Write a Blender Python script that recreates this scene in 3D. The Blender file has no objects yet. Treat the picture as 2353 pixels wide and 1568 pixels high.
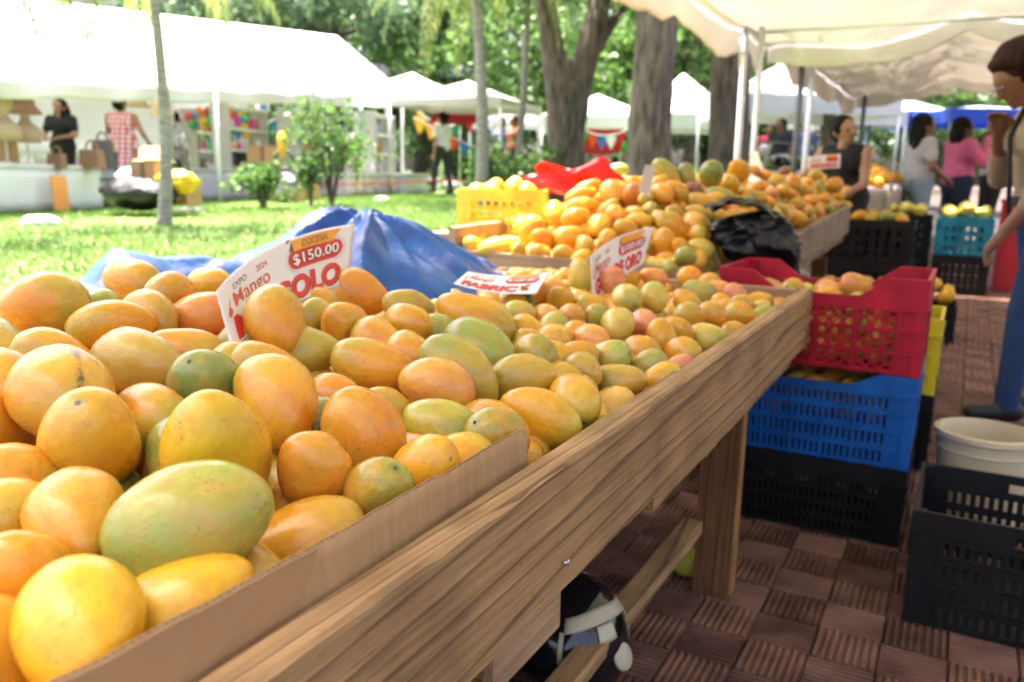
import bpy, bmesh, math, random
import numpy as np
from mathutils import Vector, Matrix, Quaternion, noise as mnoise

random.seed(7); rng = np.random.default_rng(7)
S = bpy.context.scene
COL = S.collection
PI = math.pi

# ------------------------------------------------------------------ camera
FPX, CX, CY, CAMH = 1899.0, 1176.5, 784.0, 1.13        # photograph measured on a 2353 px wide frame
_v1 = np.array([1058.0, -359.0]); _s = 0.0177          # vanishing point of the stalls, slope of the horizon
_a = _v1[0] + _v1[1]*_s; _b = _v1[1]*(_v1[1] - _s*_v1[0]) + FPX*FPX
_x = -_b/_a; _v2 = np.array([_x, _v1[1] + _s*(_x - _v1[0])])
_Y = np.array([_v1[0], _v1[1], FPX]); _Y /= np.linalg.norm(_Y)
_X = -np.array([_v2[0], _v2[1], FPX]); _X /= np.linalg.norm(_X)
RW = np.stack([_X, _Y, np.cross(_X, _Y)])
CAM = np.array([0, 0, CAMH]); FWD = RW[:, 2].copy(); FWD[2] = 0; FWD /= np.linalg.norm(FWD)
def ray(px, py):
    d = RW @ np.array([px - CX, py - CY, FPX]); return d/np.linalg.norm(d)
def atz(px, py, z): d = ray(px, py); return CAM + (z - CAMH)/d[2]*d
def atx(px, py, x): d = ray(px, py); return CAM + x/d[0]*d
def aty(px, py, y): d = ray(px, py); return CAM + y/d[1]*d
def atd(px, py, t): return CAM + t*ray(px, py)
def atf(px, py, fw): d = ray(px, py); return CAM + fw/(d @ FWD)*d      # a place at a given distance ahead
def lawn_z(x, y): return 0.5 + 0.016*(x*FWD[0] + y*FWD[1])
def onlawn(px, py):
    d = ray(px, py); t = (0.5 - CAMH)/(d[2] - 0.016*(d @ FWD)); return CAM + t*d

cd = bpy.data.cameras.new('camera'); cam = bpy.data.objects.new('camera', cd); COL.objects.link(cam)
M = Matrix.Identity(4)
for i in range(3):
    M[i][0] = RW[i, 0]; M[i][1] = -RW[i, 1]; M[i][2] = -RW[i, 2]; M[i][3] = CAM[i]
cam.matrix_world = M
cd.sensor_width = 22.3; cd.lens = FPX/2353*22.3; cd.clip_start = 0.02; cd.clip_end = 400
cd.dof.use_dof = True; cd.dof.focus_distance = 1.02; cd.dof.aperture_fstop = 2.7; cd.dof.aperture_blades = 7
S.camera = cam

# ------------------------------------------------------------------ light
SUN_EL, SUN_AZ = math.radians(73), math.radians(-68)     # azimuth from +Y towards +X: the sun stands over the lawn, slightly ahead
sdir = Vector((math.sin(SUN_AZ)*math.cos(SUN_EL), math.cos(SUN_AZ)*math.cos(SUN_EL), math.sin(SUN_EL)))
w = bpy.data.worlds.new('World'); S.world = w; w.use_nodes = True
nt = w.node_tree; sky = nt.nodes.new('ShaderNodeTexSky'); sky.sky_type = 'NISHITA'; sky.sun_disc = False
sky.sun_elevation = SUN_EL; sky.sun_rotation = SUN_AZ; sky.air_density = 0.55; sky.dust_density = 8.0; sky.ozone_density = 0.4
nt.links.new(sky.outputs[0], nt.nodes['Background'].inputs[0]); nt.nodes['Background'].inputs[1].default_value = 0.15
sl = bpy.data.lights.new('sun', 'SUN'); sl.energy = 4.0; sl.angle = math.radians(0.6); sl.color = (1, 0.94, 0.84)
so = bpy.data.objects.new('sun', sl); COL.objects.link(so); so.rotation_euler = sdir.to_track_quat('Z', 'Y').to_euler()
S.view_settings.view_transform = 'Standard'; S.view_settings.look = 'None'
S.view_settings.exposure = 2.75; S.view_settings.gamma = 1.0
S.cycles.use_denoising = True; S.cycles.max_bounces = 8; S.cycles.transparent_max_bounces = 8
S.cycles.sample_clamp_indirect = 6.0; S.cycles.caustics_reflective = False; S.cycles.caustics_refractive = False

# ------------------------------------------------------------------ materials
MATS = {}
def nodes_of(m):
    m.use_nodes = True; return m.node_tree.nodes, m.node_tree.links
def mat(name, col, rough=0.6, var=0.12, scale=6.0, bump=0.0, bscale=60.0, spec=0.4, metal=0.0, trans=0.0, col2=None, stretch=None, coat=0.0):
    """plain surface with procedural mottling"""
    if name in MATS: return MATS[name]
    m = bpy.data.materials.new(name); N, L = nodes_of(m); b = N['Principled BSDF']
    tc = N.new('ShaderNodeTexCoord'); vec = tc.outputs['Object']
    if stretch:
        mp = N.new('ShaderNodeMapping'); mp.inputs['Scale'].default_value = stretch; L.new(vec, mp.inputs[0]); vec = mp.outputs[0]
    nz = N.new('ShaderNodeTexNoise'); nz.inputs['Scale'].default_value = scale; nz.inputs['Detail'].default_value = 5; L.new(vec, nz.inputs['Vector'])
    mr = N.new('ShaderNodeMapRange'); mr.inputs[1].default_value = 0.3; mr.inputs[2].default_value = 0.7; L.new(nz.outputs[0], mr.inputs[0])
    mx = N.new('ShaderNodeMix'); mx.data_type = 'RGBA'; L.new(mr.outputs[0], mx.inputs[0])
    c = np.array(col); c2 = np.array(col2) if col2 is not None else None
    mx.inputs[6].default_value = (*np.clip(c*(1 - var), 0, 1), 1)
    mx.inputs[7].default_value = (*np.clip(c2 if c2 is not None else c*(1 + var), 0, 1), 1)
    L.new(mx.outputs[2], b.inputs['Base Color'])
    b.inputs['Roughness'].default_value = rough; b.inputs['Metallic'].default_value = metal
    b.inputs['Specular IOR Level'].default_value = spec; b.inputs['Coat Weight'].default_value = coat
    if bump:
        n2 = N.new('ShaderNodeTexNoise'); n2.inputs['Scale'].default_value = bscale; n2.inputs['Detail'].default_value = 3; L.new(vec, n2.inputs['Vector'])
        bp = N.new('ShaderNodeBump'); bp.inputs['Strength'].default_value = bump; bp.inputs['Distance'].default_value = 0.01
        L.new(n2.outputs[0], bp.inputs['Height']); L.new(bp.outputs[0], b.inputs['Normal'])
    if trans:
        t = N.new('ShaderNodeBsdfTranslucent'); L.new(mx.outputs[2], t.inputs[0])
        ms = N.new('ShaderNodeMixShader'); ms.inputs[0].default_value = trans
        L.new(b.outputs[0], ms.inputs[1]); L.new(t.outputs[0], ms.inputs[2]); L.new(ms.outputs[0], N['Material Output'].inputs[0])
    MATS[name] = m; return m

def wood_mat(name, light, dark, axis=1, ring=9.0, contrast=1.0, rough=0.75):
    """sawn board: long wavering growth rings along one axis, fine fibres, dark stains and worn patches"""
    if name in MATS: return MATS[name]
    m = bpy.data.materials.new(name); N, L = nodes_of(m); b = N['Principled BSDF']
    tc = N.new('ShaderNodeTexCoord'); mp = N.new('ShaderNodeMapping')
    sc = [1.0, 1.0, 1.0]; sc[axis] = 0.035; mp.inputs['Scale'].default_value = sc
    L.new(tc.outputs['Object'], mp.inputs[0])
    n1 = N.new('ShaderNodeTexNoise'); n1.inputs['Scale'].default_value = ring; n1.inputs['Detail'].default_value = 2.5; n1.inputs['Distortion'].default_value = 0.25
    L.new(mp.outputs[0], n1.inputs['Vector'])
    dp = N.new('ShaderNodeVectorMath'); dp.operation = 'DOT_PRODUCT'; dv = [[0, 31.0, 43.0], [31.0, 0, 43.0], [43.0, 31.0, 0]][axis]; dp.inputs[1].default_value = dv; L.new(tc.outputs['Object'], dp.inputs[0])
    mul = N.new('ShaderNodeMath'); mul.operation = 'MULTIPLY_ADD'; mul.inputs[1].default_value = 20.0; L.new(n1.outputs[0], mul.inputs[0]); L.new(dp.outputs['Value'], mul.inputs[2])
    fr = N.new('ShaderNodeMath'); fr.operation = 'FRACT'; L.new(mul.outputs[0], fr.inputs[0])
    rp = N.new('ShaderNodeValToRGB'); e = rp.color_ramp.elements
    e[0].position = 0.0; e[0].color = (*light, 1); e[1].position = 1.0; e[1].color = (*light, 1)
    k = e.new(0.74); k.color = (*(np.array(light)*0.8 + np.array(dark)*0.2), 1)
    k = e.new(0.92); k.color = (*(np.array(light)*(1 - contrast*0.75) + np.array(dark)*contrast*0.75), 1)
    L.new(fr.outputs[0], rp.inputs[0])
    m2 = N.new('ShaderNodeMapping'); s2 = [140.0]*3; s2[axis] = 5.0; m2.inputs['Scale'].default_value = s2; L.new(tc.outputs['Object'], m2.inputs[0])
    n2 = N.new('ShaderNodeTexNoise'); n2.inputs['Scale'].default_value = 1.0; n2.inputs['Detail'].default_value = 4; L.new(m2.outputs[0], n2.inputs['Vector'])
    n3 = N.new('ShaderNodeTexNoise'); n3.inputs['Scale'].default_value = 5.0; n3.inputs['Detail'].default_value = 6; L.new(tc.outputs['Object'], n3.inputs['Vector'])
    r3 = N.new('ShaderNodeMapRange'); r3.inputs[1].default_value = 0.45; r3.inputs[2].default_value = 0.78; r3.inputs[4].default_value = 0.65; L.new(n3.outputs[0], r3.inputs[0])
    mx1 = N.new('ShaderNodeMix'); mx1.data_type = 'RGBA'; mx1.blend_type = 'MULTIPLY'
    r2 = N.new('ShaderNodeMapRange'); r2.inputs[1].default_value = 0.25; r2.inputs[2].default_value = 0.75; r2.inputs[3].default_value = 0.62; r2.inputs[4].default_value = 1.15; L.new(n2.outputs[0], r2.inputs[0])
    cc = N.new('ShaderNodeCombineColor'); [L.new(r2.outputs[0], cc.inputs[i]) for i in range(3)]
    mx1.inputs[0].default_value = 0.9; L.new(rp.outputs[0], mx1.inputs[6]); L.new(cc.outputs[0], mx1.inputs[7])
    mx2 = N.new('ShaderNodeMix'); mx2.data_type = 'RGBA'; L.new(r3.outputs[0], mx2.inputs[0]); L.new(mx1.outputs[2], mx2.inputs[6])
    mx2.inputs[7].default_value = (*(np.array(dark)*0.7), 1)
    # dents and reddish flecks
    m4 = N.new('ShaderNodeMapping'); s4 = [70.0]*3; s4[axis] = 22.0; m4.inputs['Scale'].default_value = s4; L.new(tc.outputs['Object'], m4.inputs[0])
    vo = N.new('ShaderNodeTexVoronoi'); vo.inputs['Scale'].default_value = 1.0; L.new(m4.outputs[0], vo.inputs['Vector'])
    vr = N.new('ShaderNodeMapRange'); vr.inputs[1].default_value = 0.22; vr.inputs[2].default_value = 0.1; vr.inputs[3].default_value = 0; vr.inputs[4].default_value = 0.45; L.new(vo.outputs[0], vr.inputs[0])
    mx3 = N.new('ShaderNodeMix'); mx3.data_type = 'RGBA'; L.new(vr.outputs[0], mx3.inputs[0]); L.new(mx2.outputs[2], mx3.inputs[6]); mx3.inputs[7].default_value = (light[0]*0.62, light[1]*0.38, light[2]*0.3, 1)
    m6 = N.new('ShaderNodeMapping'); s6 = [7.0]*3; s6[axis] = 2.3; m6.inputs['Scale'].default_value = s6; m6.inputs['Location'].default_value = (0.37, 0.61, 0.23); L.new(tc.outputs['Object'], m6.inputs[0])
    vk = N.new('ShaderNodeTexVoronoi'); vk.inputs['Scale'].default_value = 1.0; L.new(m6.outputs[0], vk.inputs['Vector'])
    vm = N.new('ShaderNodeMapRange'); vm.inputs[1].default_value = 0.13; vm.inputs[2].default_value = 0.05; vm.inputs[3].default_value = 0; vm.inputs[4].default_value = 0.8; L.new(vk.outputs[0], vm.inputs[0])
    mx4 = N.new('ShaderNodeMix'); mx4.data_type = 'RGBA'; L.new(vm.outputs[0], mx4.inputs[0]); L.new(mx3.outputs[2], mx4.inputs[6]); mx4.inputs[7].default_value = (dark[0]*0.8, dark[1]*0.7, dark[2]*0.7, 1)
    L.new(mx4.outputs[2], b.inputs['Base Color'])
    ad = N.new('ShaderNodeMath'); ad.operation = 'SUBTRACT'; L.new(n2.outputs[0], ad.inputs[0])
    m5 = N.new('ShaderNodeMath'); m5.operation = 'MULTIPLY'; m5.inputs[1].default_value = 0.6; L.new(fr.outputs[0], m5.inputs[0]); L.new(m5.outputs[0], ad.inputs[1])
    bp = N.new('ShaderNodeBump'); bp.inputs['Strength'].default_value = 0.5; bp.inputs['Distance'].default_value = 0.004
    L.new(ad.outputs[0], bp.inputs['Height']); L.new(bp.outputs[0], b.inputs['Normal'])
    b.inputs['Roughness'].default_value = rough; b.inputs['Specular IOR Level'].default_value = 0.25
    MATS[name] = m; return m

# ------------------------------------------------------------------ mesh helpers
class MB:
    def __init__(s): s.v = []; s.f = []; s.m = []
    def add(s, vs, fs, mi=0):
        o = len(s.v); s.v += [tuple(map(float, p)) for p in vs]; s.f += [tuple(i + o for i in q) for q in fs]; s.m += [mi]*len(fs); return s
    def box(s, c, d, rot=None, mi=0, taper=1.0):
        x, y, z = [k/2 for k in d]
        P = [(-x*1, -y, -z), (x, -y, -z), (x, y, -z), (-x, y, -z), (-x*taper, -y*taper, z), (x*taper, -y*taper, z), (x*taper, y*taper, z), (-x*taper, y*taper, z)]
        if rot is not None: P = [rot @ Vector(p) for p in P]
        return s.add([(p[0] + c[0], p[1] + c[1], p[2] + c[2]) for p in P], [(0, 3, 2, 1), (4, 5, 6, 7), (0, 1, 5, 4), (1, 2, 6, 5), (2, 3, 7, 6), (3, 0, 4, 7)], mi)
    def tube(s, pts, rad, n=8, cap=True, mi=0, flat=1.0):
        pts = [Vector(p) for p in pts]; rad = rad if hasattr(rad, '__len__') else [rad]*len(pts)
        ring = []; up = None
        for i, p in enumerate(pts):
            d = (pts[min(i + 1, len(pts) - 1)] - pts[max(i - 1, 0)])
            d = d.normalized() if d.length > 1e-9 else Vector((0, 0, 1))
            if up is None: up = d.orthogonal().normalized()
            else:
                up = (up - d*up.dot(d)); up = up.normalized() if up.length > 1e-6 else d.orthogonal().normalized()
            q = d.cross(up)
            for k in range(n):
                a = 2*PI*k/n; ring.append(p + (up*math.cos(a) + q*math.sin(a)*flat)*rad[i])
        fs = [(i*n + k, i*n + (k + 1) % n, (i + 1)*n + (k + 1) % n, (i + 1)*n + k) for i in range(len(pts) - 1) for k in range(n)]
        if cap: fs += [tuple(range(n - 1, -1, -1)), tuple((len(pts) - 1)*n + k for k in range(n))]
        return s.add(ring, fs, mi)
    def lathe(s, prof, n=24, c=(0, 0, 0), mi=0, cap=False):
        vs = [(c[0] + r*math.cos(2*PI*k/n), c[1] + r*math.sin(2*PI*k/n), c[2] + z) for r, z in prof for k in range(n)]
        fs = [(i*n + k, i*n + (k + 1) % n, (i + 1)*n + (k + 1) % n, (i + 1)*n + k) for i in range(len(prof) - 1) for k in range(n)]
        if cap: fs += [tuple(range(n - 1, -1, -1)), tuple((len(prof) - 1)*n + k for k in range(n))]
        return s.add(vs, fs, mi)
    def prism(s, poly, t, frame=None, mi=0):
        """polygon (u,v) extruded by thickness t along w; frame maps (u,v,w) to a point"""
        n = len(poly); fr = frame or (lambda u, v, w_: (u, w_, v))
        vs = [fr(u, v, 0) for u, v in poly] + [fr(u, v, t) for u, v in poly]
        fs = [tuple(range(n - 1, -1, -1)), tuple(range(n, 2*n))] + [(i, (i + 1) % n, n + (i + 1) % n, n + i) for i in range(n)]
        return s.add(vs, fs, mi)
    def ball(s, c, r, n=10, m=7, mi=0, fn=None):
        r = r if hasattr(r, '__len__') else (r, r, r); vs = []
        for i in range(m + 1):
            th = PI*i/m
            for k in range(n):
                a = 2*PI*k/n; p = np.array([math.sin(th)*math.cos(a), math.sin(th)*math.sin(a), math.cos(th)])
                if fn: p = p*fn(p)
                vs.append((c[0] + r[0]*p[0], c[1] + r[1]*p[1], c[2] + r[2]*p[2]))
        fs = [(i*n + k, i*n + (k + 1) % n, (i + 1)*n + (k + 1) % n, (i + 1)*n + k) for i in range(m) for k in range(n)]
        return s.add(vs, [q[::-1] for q in fs], mi)
    def grid(s, fn, nu, nv, mi=0, flip=False):
        vs = [fn(i/nu, j/nv) for j in range(nv + 1) for i in range(nu + 1)]
        fs = [(j*(nu + 1) + i, j*(nu + 1) + i + 1, (j + 1)*(nu + 1) + i + 1, (j + 1)*(nu + 1) + i) for j in range(nv) for i in range(nu)]
        return s.add(vs, [q[::-1] for q in fs] if flip else fs, mi)
    def sheet(s, fn, nu, nv, t, mi=0):
        """a curved sheet with real thickness t"""
        P = np.array([[fn(i/nu, j/nv) for i in range(nu + 1)] for j in range(nv + 1)], float)
        du = np.gradient(P, axis=1); dv = np.gradient(P, axis=0); nn = np.cross(du, dv); nn /= np.linalg.norm(nn, axis=2, keepdims=True) + 1e-12
        o = len(s.v); W = nu + 1; K = W*(nv + 1)
        s.v += [tuple(p) for p in (P + nn*t/2).reshape(-1, 3)] + [tuple(p) for p in (P - nn*t/2).reshape(-1, 3)]
        F = []
        for j in range(nv):
            for i in range(nu):
                a = j*W + i; F.append((a, a + 1, a + W + 1, a + W)); F.append((K + a, K + a + W, K + a + W + 1, K + a + 1))
        for i in range(nu):
            F.append((i + 1, i, K + i, K + i + 1)); a = nv*W + i; F.append((a, a + 1, K + a + 1, K + a))
        for j in range(nv):
            a = j*W; F.append((a, a + W, K + a + W, K + a)); a = j*W + nu; F.append((a + W, a, K + a, K + a + W))
        s.f += [tuple(i + o for i in q) for q in F]; s.m += [mi]*len(F); return s
    def mesh(s, name, mats, smooth=False, crease=None):
        me = bpy.data.meshes.new(name); me.from_pydata(s.v, [], s.f)
        for k in (mats if isinstance(mats, (list, tuple)) else [mats]): me.materials.append(k)
        if any(s.m): me.polygons.foreach_set('material_index', s.m)
        if smooth: me.polygons.foreach_set('use_smooth', [True]*len(me.polygons))
        me.update()
        if smooth and crease: me.set_sharp_from_angle(angle=math.radians(crease))
        return me
    def build(s, name, mats, parent=None, loc=None, rot=None, smooth=False, crease=None):
        return mk(name, s.mesh(name, mats, smooth, crease), parent, loc, rot)
def mk(name, me, parent=None, loc=None, rot=None):
    o = bpy.data.objects.new(name, me); COL.objects.link(o)
    if parent: o.parent = parent
    if loc is not None: o.location = tuple(float(k) for k in loc)
    if rot is not None: o.rotation_euler = rot
    return o
def tag(o, label=None, cat=None, group=None, kind=None):
    if label: o['label'] = label
    if cat: o['category'] = cat
    if group: o['group'] = group
    if kind: o['kind'] = kind
    return o
def empty(name, loc=(0, 0, 0), rz=0, label=None, cat=None, group=None):
    o = bpy.data.objects.new(name, None); COL.objects.link(o); o.location = tuple(float(k) for k in loc); o.rotation_euler = (0, 0, rz)
    o.empty_display_size = 0.1
    return tag(o, label, cat, group)
def copy_tree(o, parent=None):
    c = o.copy(); COL.objects.link(c); c.parent = parent
    for ch in list(o.children): copy_tree(ch, c)
    return c
def numpy_mesh(name, V, F, mats, smooth=False):
    """V (n,3), F (m,k) arrays"""
    me = bpy.data.meshes.new(name); V = np.asarray(V, np.float32); F = np.asarray(F, np.int32); k = F.shape[1]
    me.vertices.add(len(V)); me.vertices.foreach_set('co', V.ravel())
    me.loops.add(F.size); me.loops.foreach_set('vertex_index', F.ravel())
    me.polygons.add(len(F)); me.polygons.foreach_set('loop_start', np.arange(0, F.size, k, dtype=np.int32)); me.polygons.foreach_set('loop_total', np.full(len(F), k, np.int32))
    if smooth: me.polygons.foreach_set('use_smooth', [True]*len(F))
    for m in (mats if isinstance(mats, (list, tuple)) else [mats]): me.materials.append(m)
    me.update(calc_edges=True); me.validate(); return me
def fbm(x, y, z=0.0, o=4): return mnoise.fractal(Vector((x, y, z)), 1.0, 2.0, o)
# ------------------------------------------------------------------ ground
def floor_z(y): return 0.0 if y < 3.2 else 0.032*(y - 3.2)
m_joint = mat('dark_joint', (0.045, 0.032, 0.026), 0.9, 0.3, 12, bump=0.3)
def tile_material():
    m = bpy.data.materials.new('clay_tile'); N, L = nodes_of(m); b = N['Principled BSDF']
    oi = N.new('ShaderNodeObjectInfo'); tc = N.new('ShaderNodeTexCoord')
    ge = N.new('ShaderNodeNewGeometry')
    n = N.new('ShaderNodeTexNoise'); n.inputs['Scale'].default_value = 9; n.inputs['Detail'].default_value = 6; L.new(ge.outputs['Position'], n.inputs['Vector'])
    rp = N.new('ShaderNodeValToRGB'); e = rp.color_ramp.elements
    e[0].color = (0.10, 0.042, 0.028, 1); e[0].position = 0.3; e[1].color = (0.26, 0.135, 0.092, 1); e[1].position = 0.72
    ad = N.new('ShaderNodeMath'); ad.operation = 'MULTIPLY_ADD'; ad.inputs[1].default_value = 0.28; L.new(oi.outputs['Random'], ad.inputs[0])
    sb = N.new('ShaderNodeMath'); sb.operation = 'SUBTRACT'; sb.inputs[1].default_value = 0.14; L.new(n.outputs[0], sb.inputs[0]); L.new(sb.outputs[0], ad.inputs[2]); L.new(ad.outputs[0], rp.inputs[0])
    nd = N.new('ShaderNodeTexNoise'); nd.inputs['Scale'].default_value = 2.2; nd.inputs['Detail'].default_value = 7; nd.inputs['Roughness'].default_value = 0.7; L.new(ge.outputs['Position'], nd.inputs['Vector'])
    md = N.new('ShaderNodeMapRange'); md.inputs[1].default_value = 0.5; md.inputs[2].default_value = 0.72; md.inputs[4].default_value = 0.7; L.new(nd.outputs[0], md.inputs[0])
    mxd = N.new('ShaderNodeMix'); mxd.data_type = 'RGBA'; L.new(md.outputs[0], mxd.inputs[0]); L.new(rp.outputs[0], mxd.inputs[6]); mxd.inputs[7].default_value = (0.055, 0.032, 0.024, 1)
    L.new(mxd.outputs[2], b.inputs['Base Color']); b.inputs['Roughness'].default_value = 0.7; b.inputs['Specular IOR Level'].default_value = 0.25
    n2 = N.new('ShaderNodeTexNoise'); n2.inputs['Scale'].default_value = 160; L.new(ge.outputs['Position'], n2.inputs['Vector'])
    bp = N.new('ShaderNodeBump'); bp.inputs['Strength'].default_value = 0.35; bp.inputs['Distance'].default_value = 0.004; L.new(n2.outputs[0], bp.inputs['Height']); L.new(bp.outputs[0], b.inputs['Normal'])
    return m
m_tile = tile_material()
ys = [-60, -20, -5, 0, 3.2, 6, 10, 16, 30, 70, 200]
mb = MB(); mb.add([(x, y, floor_z(min(y, 30)) - 0.014) for y in ys for x in (-200, 200)], [(2*i, 2*i + 1, 2*i + 3, 2*i + 2) for i in range(len(ys) - 1)])
pave = tag(mb.build('pavement', m_joint), kind='structure')
PT = 0.1495
def tile_shape(along_y, w=0.1455, nr=8):
    h = w/2; pr = []
    for k in range(nr):
        a = -h + w*k/nr; s_ = w/nr
        pr += [(a + s_*0.04, -0.009), (a + s_*0.20, -0.001), (a + s_*0.30, 0), (a + s_*0.60, 0), (a + s_*0.70, -0.001), (a + s_*0.86, -0.009)]
    pr = [(-h, -0.012)] + pr + [(h, -0.012)]
    V = [(u, v_, z) for v_ in (-h, h) for u, z in pr]; n = len(pr)
    F = [(i, i + 1, n + i + 1, n + i) for i in range(n - 1)] + [tuple(range(n - 1, -1, -1)), tuple(range(n, 2*n))]
    if not along_y: V = [(-v_, u, z) for u, v_, z in V]
    return V, F
tm = []
for k in (True, False):
    q = MB(); q.add(*tile_shape(k)); tm.append(q.mesh('tile', m_tile))
far = MB(); cnt = 0
for j in range(-6, 75):
    for i in range(-6, 10):
        x = -0.226 + (i + 0.5)*PT; y = 1.962 + (j + 0.5)*PT
        if x < -1.0 and y < 5: continue
        along = (i + j) % 2 == 0
        jz = random.uniform(-0.0025, 0.001); sl_ = 0.032 if y > 3.2 else 0
        if 1.25 < y < 4.4 and -0.9 < x < 0.62 and cnt < 300 and x < 0.13 + 0.11*y:
            o = mk('tile', tm[0 if along else 1], pave, (x, y, floor_z(y) + jz), (sl_, 0, random.uniform(-0.006, 0.006))); cnt += 1
        else:
            V, F = tile_shape(along, nr=4 if y > 5 else 8)
            far.add([(vx + x, vy + y, vz + floor_z(y + vy) + jz) for vx, vy, vz in V], F)
tag(far.build('distant_tiles', m_tile, pave), kind='stuff')

mb = MB(); m_lit = mat('dry_litter', (0.16, 0.11, 0.05), 0.9, 0.4, 20)
for _ in range(130):
    x = random.uniform(-0.75, 0.6); y = random.uniform(1.4, 5.5); r = random.uniform(0.003, 0.011); a = random.random()*6.28; z = floor_z(y) + 0.003
    c, s_ = math.cos(a)*r, math.sin(a)*r; mb.add([(x + c, y + s_, z), (x - s_*0.5, y + c*0.5, z + 0.003), (x - c, y - s_, z + 0.001), (x + s_*0.5, y - c*0.5, z)], [(0, 1, 2, 3)])
tag(mb.build('floor_litter', m_lit), 'bits of dry litter scattered on the walkway tiles', 'litter', kind='stuff')
# ------------------------------------------------------------------ lawn
def lawn_material():
    m = bpy.data.materials.new('lawn_grass'); N, L = nodes_of(m); b = N['Principled BSDF']
    ge = N.new('ShaderNodeNewGeometry')
    n = N.new('ShaderNodeTexNoise'); n.inputs['Scale'].default_value = 1.1; n.inputs['Detail'].default_value = 7; n.inputs['Roughness'].default_value = 0.68; L.new(ge.outputs['Position'], n.inputs['Vector'])
    rp = N.new('ShaderNodeValToRGB'); e = rp.color_ramp.elements; e[0].position = 0.32; e[0].color = (0.06, 0.125, 0.025, 1); e[1].position = 0.7; e[1].color = (0.17, 0.25, 0.06, 1)
    L.new(n.outputs[0], rp.inputs[0]); L.new(rp.outputs[0], b.inputs['Base Color']); b.inputs['Roughness'].default_value = 0.8; b.inputs['Specular IOR Level'].default_value = 0.2
    return m
m_lawn = lawn_material()
def lz(x, y): return lawn_z(x, y) + 0.02*fbm(x*0.5, y*0.5)
mb = MB(); nx, ny = 60, 70
mb.grid(lambda u, v_: ((lambda x, y: (x, y, lz(x, y)))(-2.16 - 15.5*u**1.3, -3 + 27*v_)), nx, ny, flip=True)
lawn = tag(mb.build('lawn', m_lawn, smooth=True), kind='structure')
n = 70000
t_ = rng.random(n)**0.75; d_ = 2.2 + 14*t_; px_ = rng.uniform(-60, 1180, n)
bl = np.array([onlawn(a, 0) if False else (0, 0, 0) for a in ()])
dirs = np.stack([(RW @ np.stack([px_ - CX, np.full(n, -400.0), np.full(n, FPX)]))[k] for k in range(3)], 1)
fw = dirs @ FWD; P = dirs/fw[:, None]*d_[:, None]; P[:, 2] = 0
ok = (P[:, 0] < -2.2) & (P[:, 0] > -11); P = P[ok]; n = len(P)
P[:, 2] = 0.5 + 0.016*(P[:, :2] @ FWD[:2]) - 0.012
a_ = rng.uniform(0, 2*PI, n); hgt = rng.uniform(0.025, 0.065, n); wd = rng.uniform(0.003, 0.006, n)*(1 + d_[ok]*0.12)
side = np.stack([np.cos(a_), np.sin(a_), np.zeros(n)], 1)*wd[:, None]; ln = np.stack([rng.normal(0, 0.5, n), rng.normal(0, 0.5, n), np.ones(n)], 1)*hgt[:, None]
V = np.stack([P - side, P + side, P + ln], 1).reshape(-1, 3)
m_blade = mat('grass_blade', (0.13, 0.22, 0.05), 0.6, 0.45, 3.0, trans=0.35)
g = mk('grass', numpy_mesh('grass', V, np.arange(3*n).reshape(-1, 3), m_blade)); tag(g, 'short bright green grass covering the park lawn', 'grass', kind='stuff')
# fallen pale petals
n = 420; mb = MB()
m_pet = mat('pale_petal', (0.5, 0.43, 0.24), 0.8, 0.3, 3)
for _ in range(n):
    a = random.uniform(-40, 1150); p = onlawn(a, random.choice([random.uniform(455, 560), random.uniform(500, 720)]))
    if p[0] > -2.25 or p[0] < -9: continue
    r = random.uniform(0.006, 0.014); an = random.random()*PI; z = lawn_z(p[0], p[1]) + random.uniform(0.02, 0.045)
    c, s_ = math.cos(an)*r, math.sin(an)*r
    mb.add([(p[0] + c, p[1] + s_, z), (p[0] - s_*0.6, p[1] + c*0.6, z + 0.01), (p[0] - c, p[1] - s_, z), (p[0] + s_*0.6, p[1] - c*0.6, z - 0.004)], [(0, 1, 2, 3)])
tag(mb.build('fallen_petals', m_pet), 'pale fallen petals scattered over the lawn', 'petals', kind='stuff')
# low wall that holds the raised lawn
m_conc = mat('concrete', (0.36, 0.34, 0.31), 0.85, 0.2, 5, bump=0.3)
mb = MB()
for k in range(12):
    y0, y1 = -3 + 2.3*k, -0.7 + 2.3*k - 0.006
    za, zb = lawn_z(-2.1, y0) + 0.05, lawn_z(-2.1, y1) + 0.05
    mb.add([(-2.16, y0, -0.1), (-2.02, y0, -0.1), (-2.02, y1, -0.1), (-2.16, y1, -0.1), (-2.16, y0, za), (-2.02, y0, za), (-2.02, y1, zb), (-2.16, y1, zb)], [(0, 3, 2, 1), (4, 5, 6, 7), (0, 1, 5, 4), (1, 2, 6, 5), (2, 3, 7, 6), (3, 0, 4, 7)])
tag(mb.build('planter_wall', m_conc), 'low concrete retaining wall along the edge of the lawn', 'wall')

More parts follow.
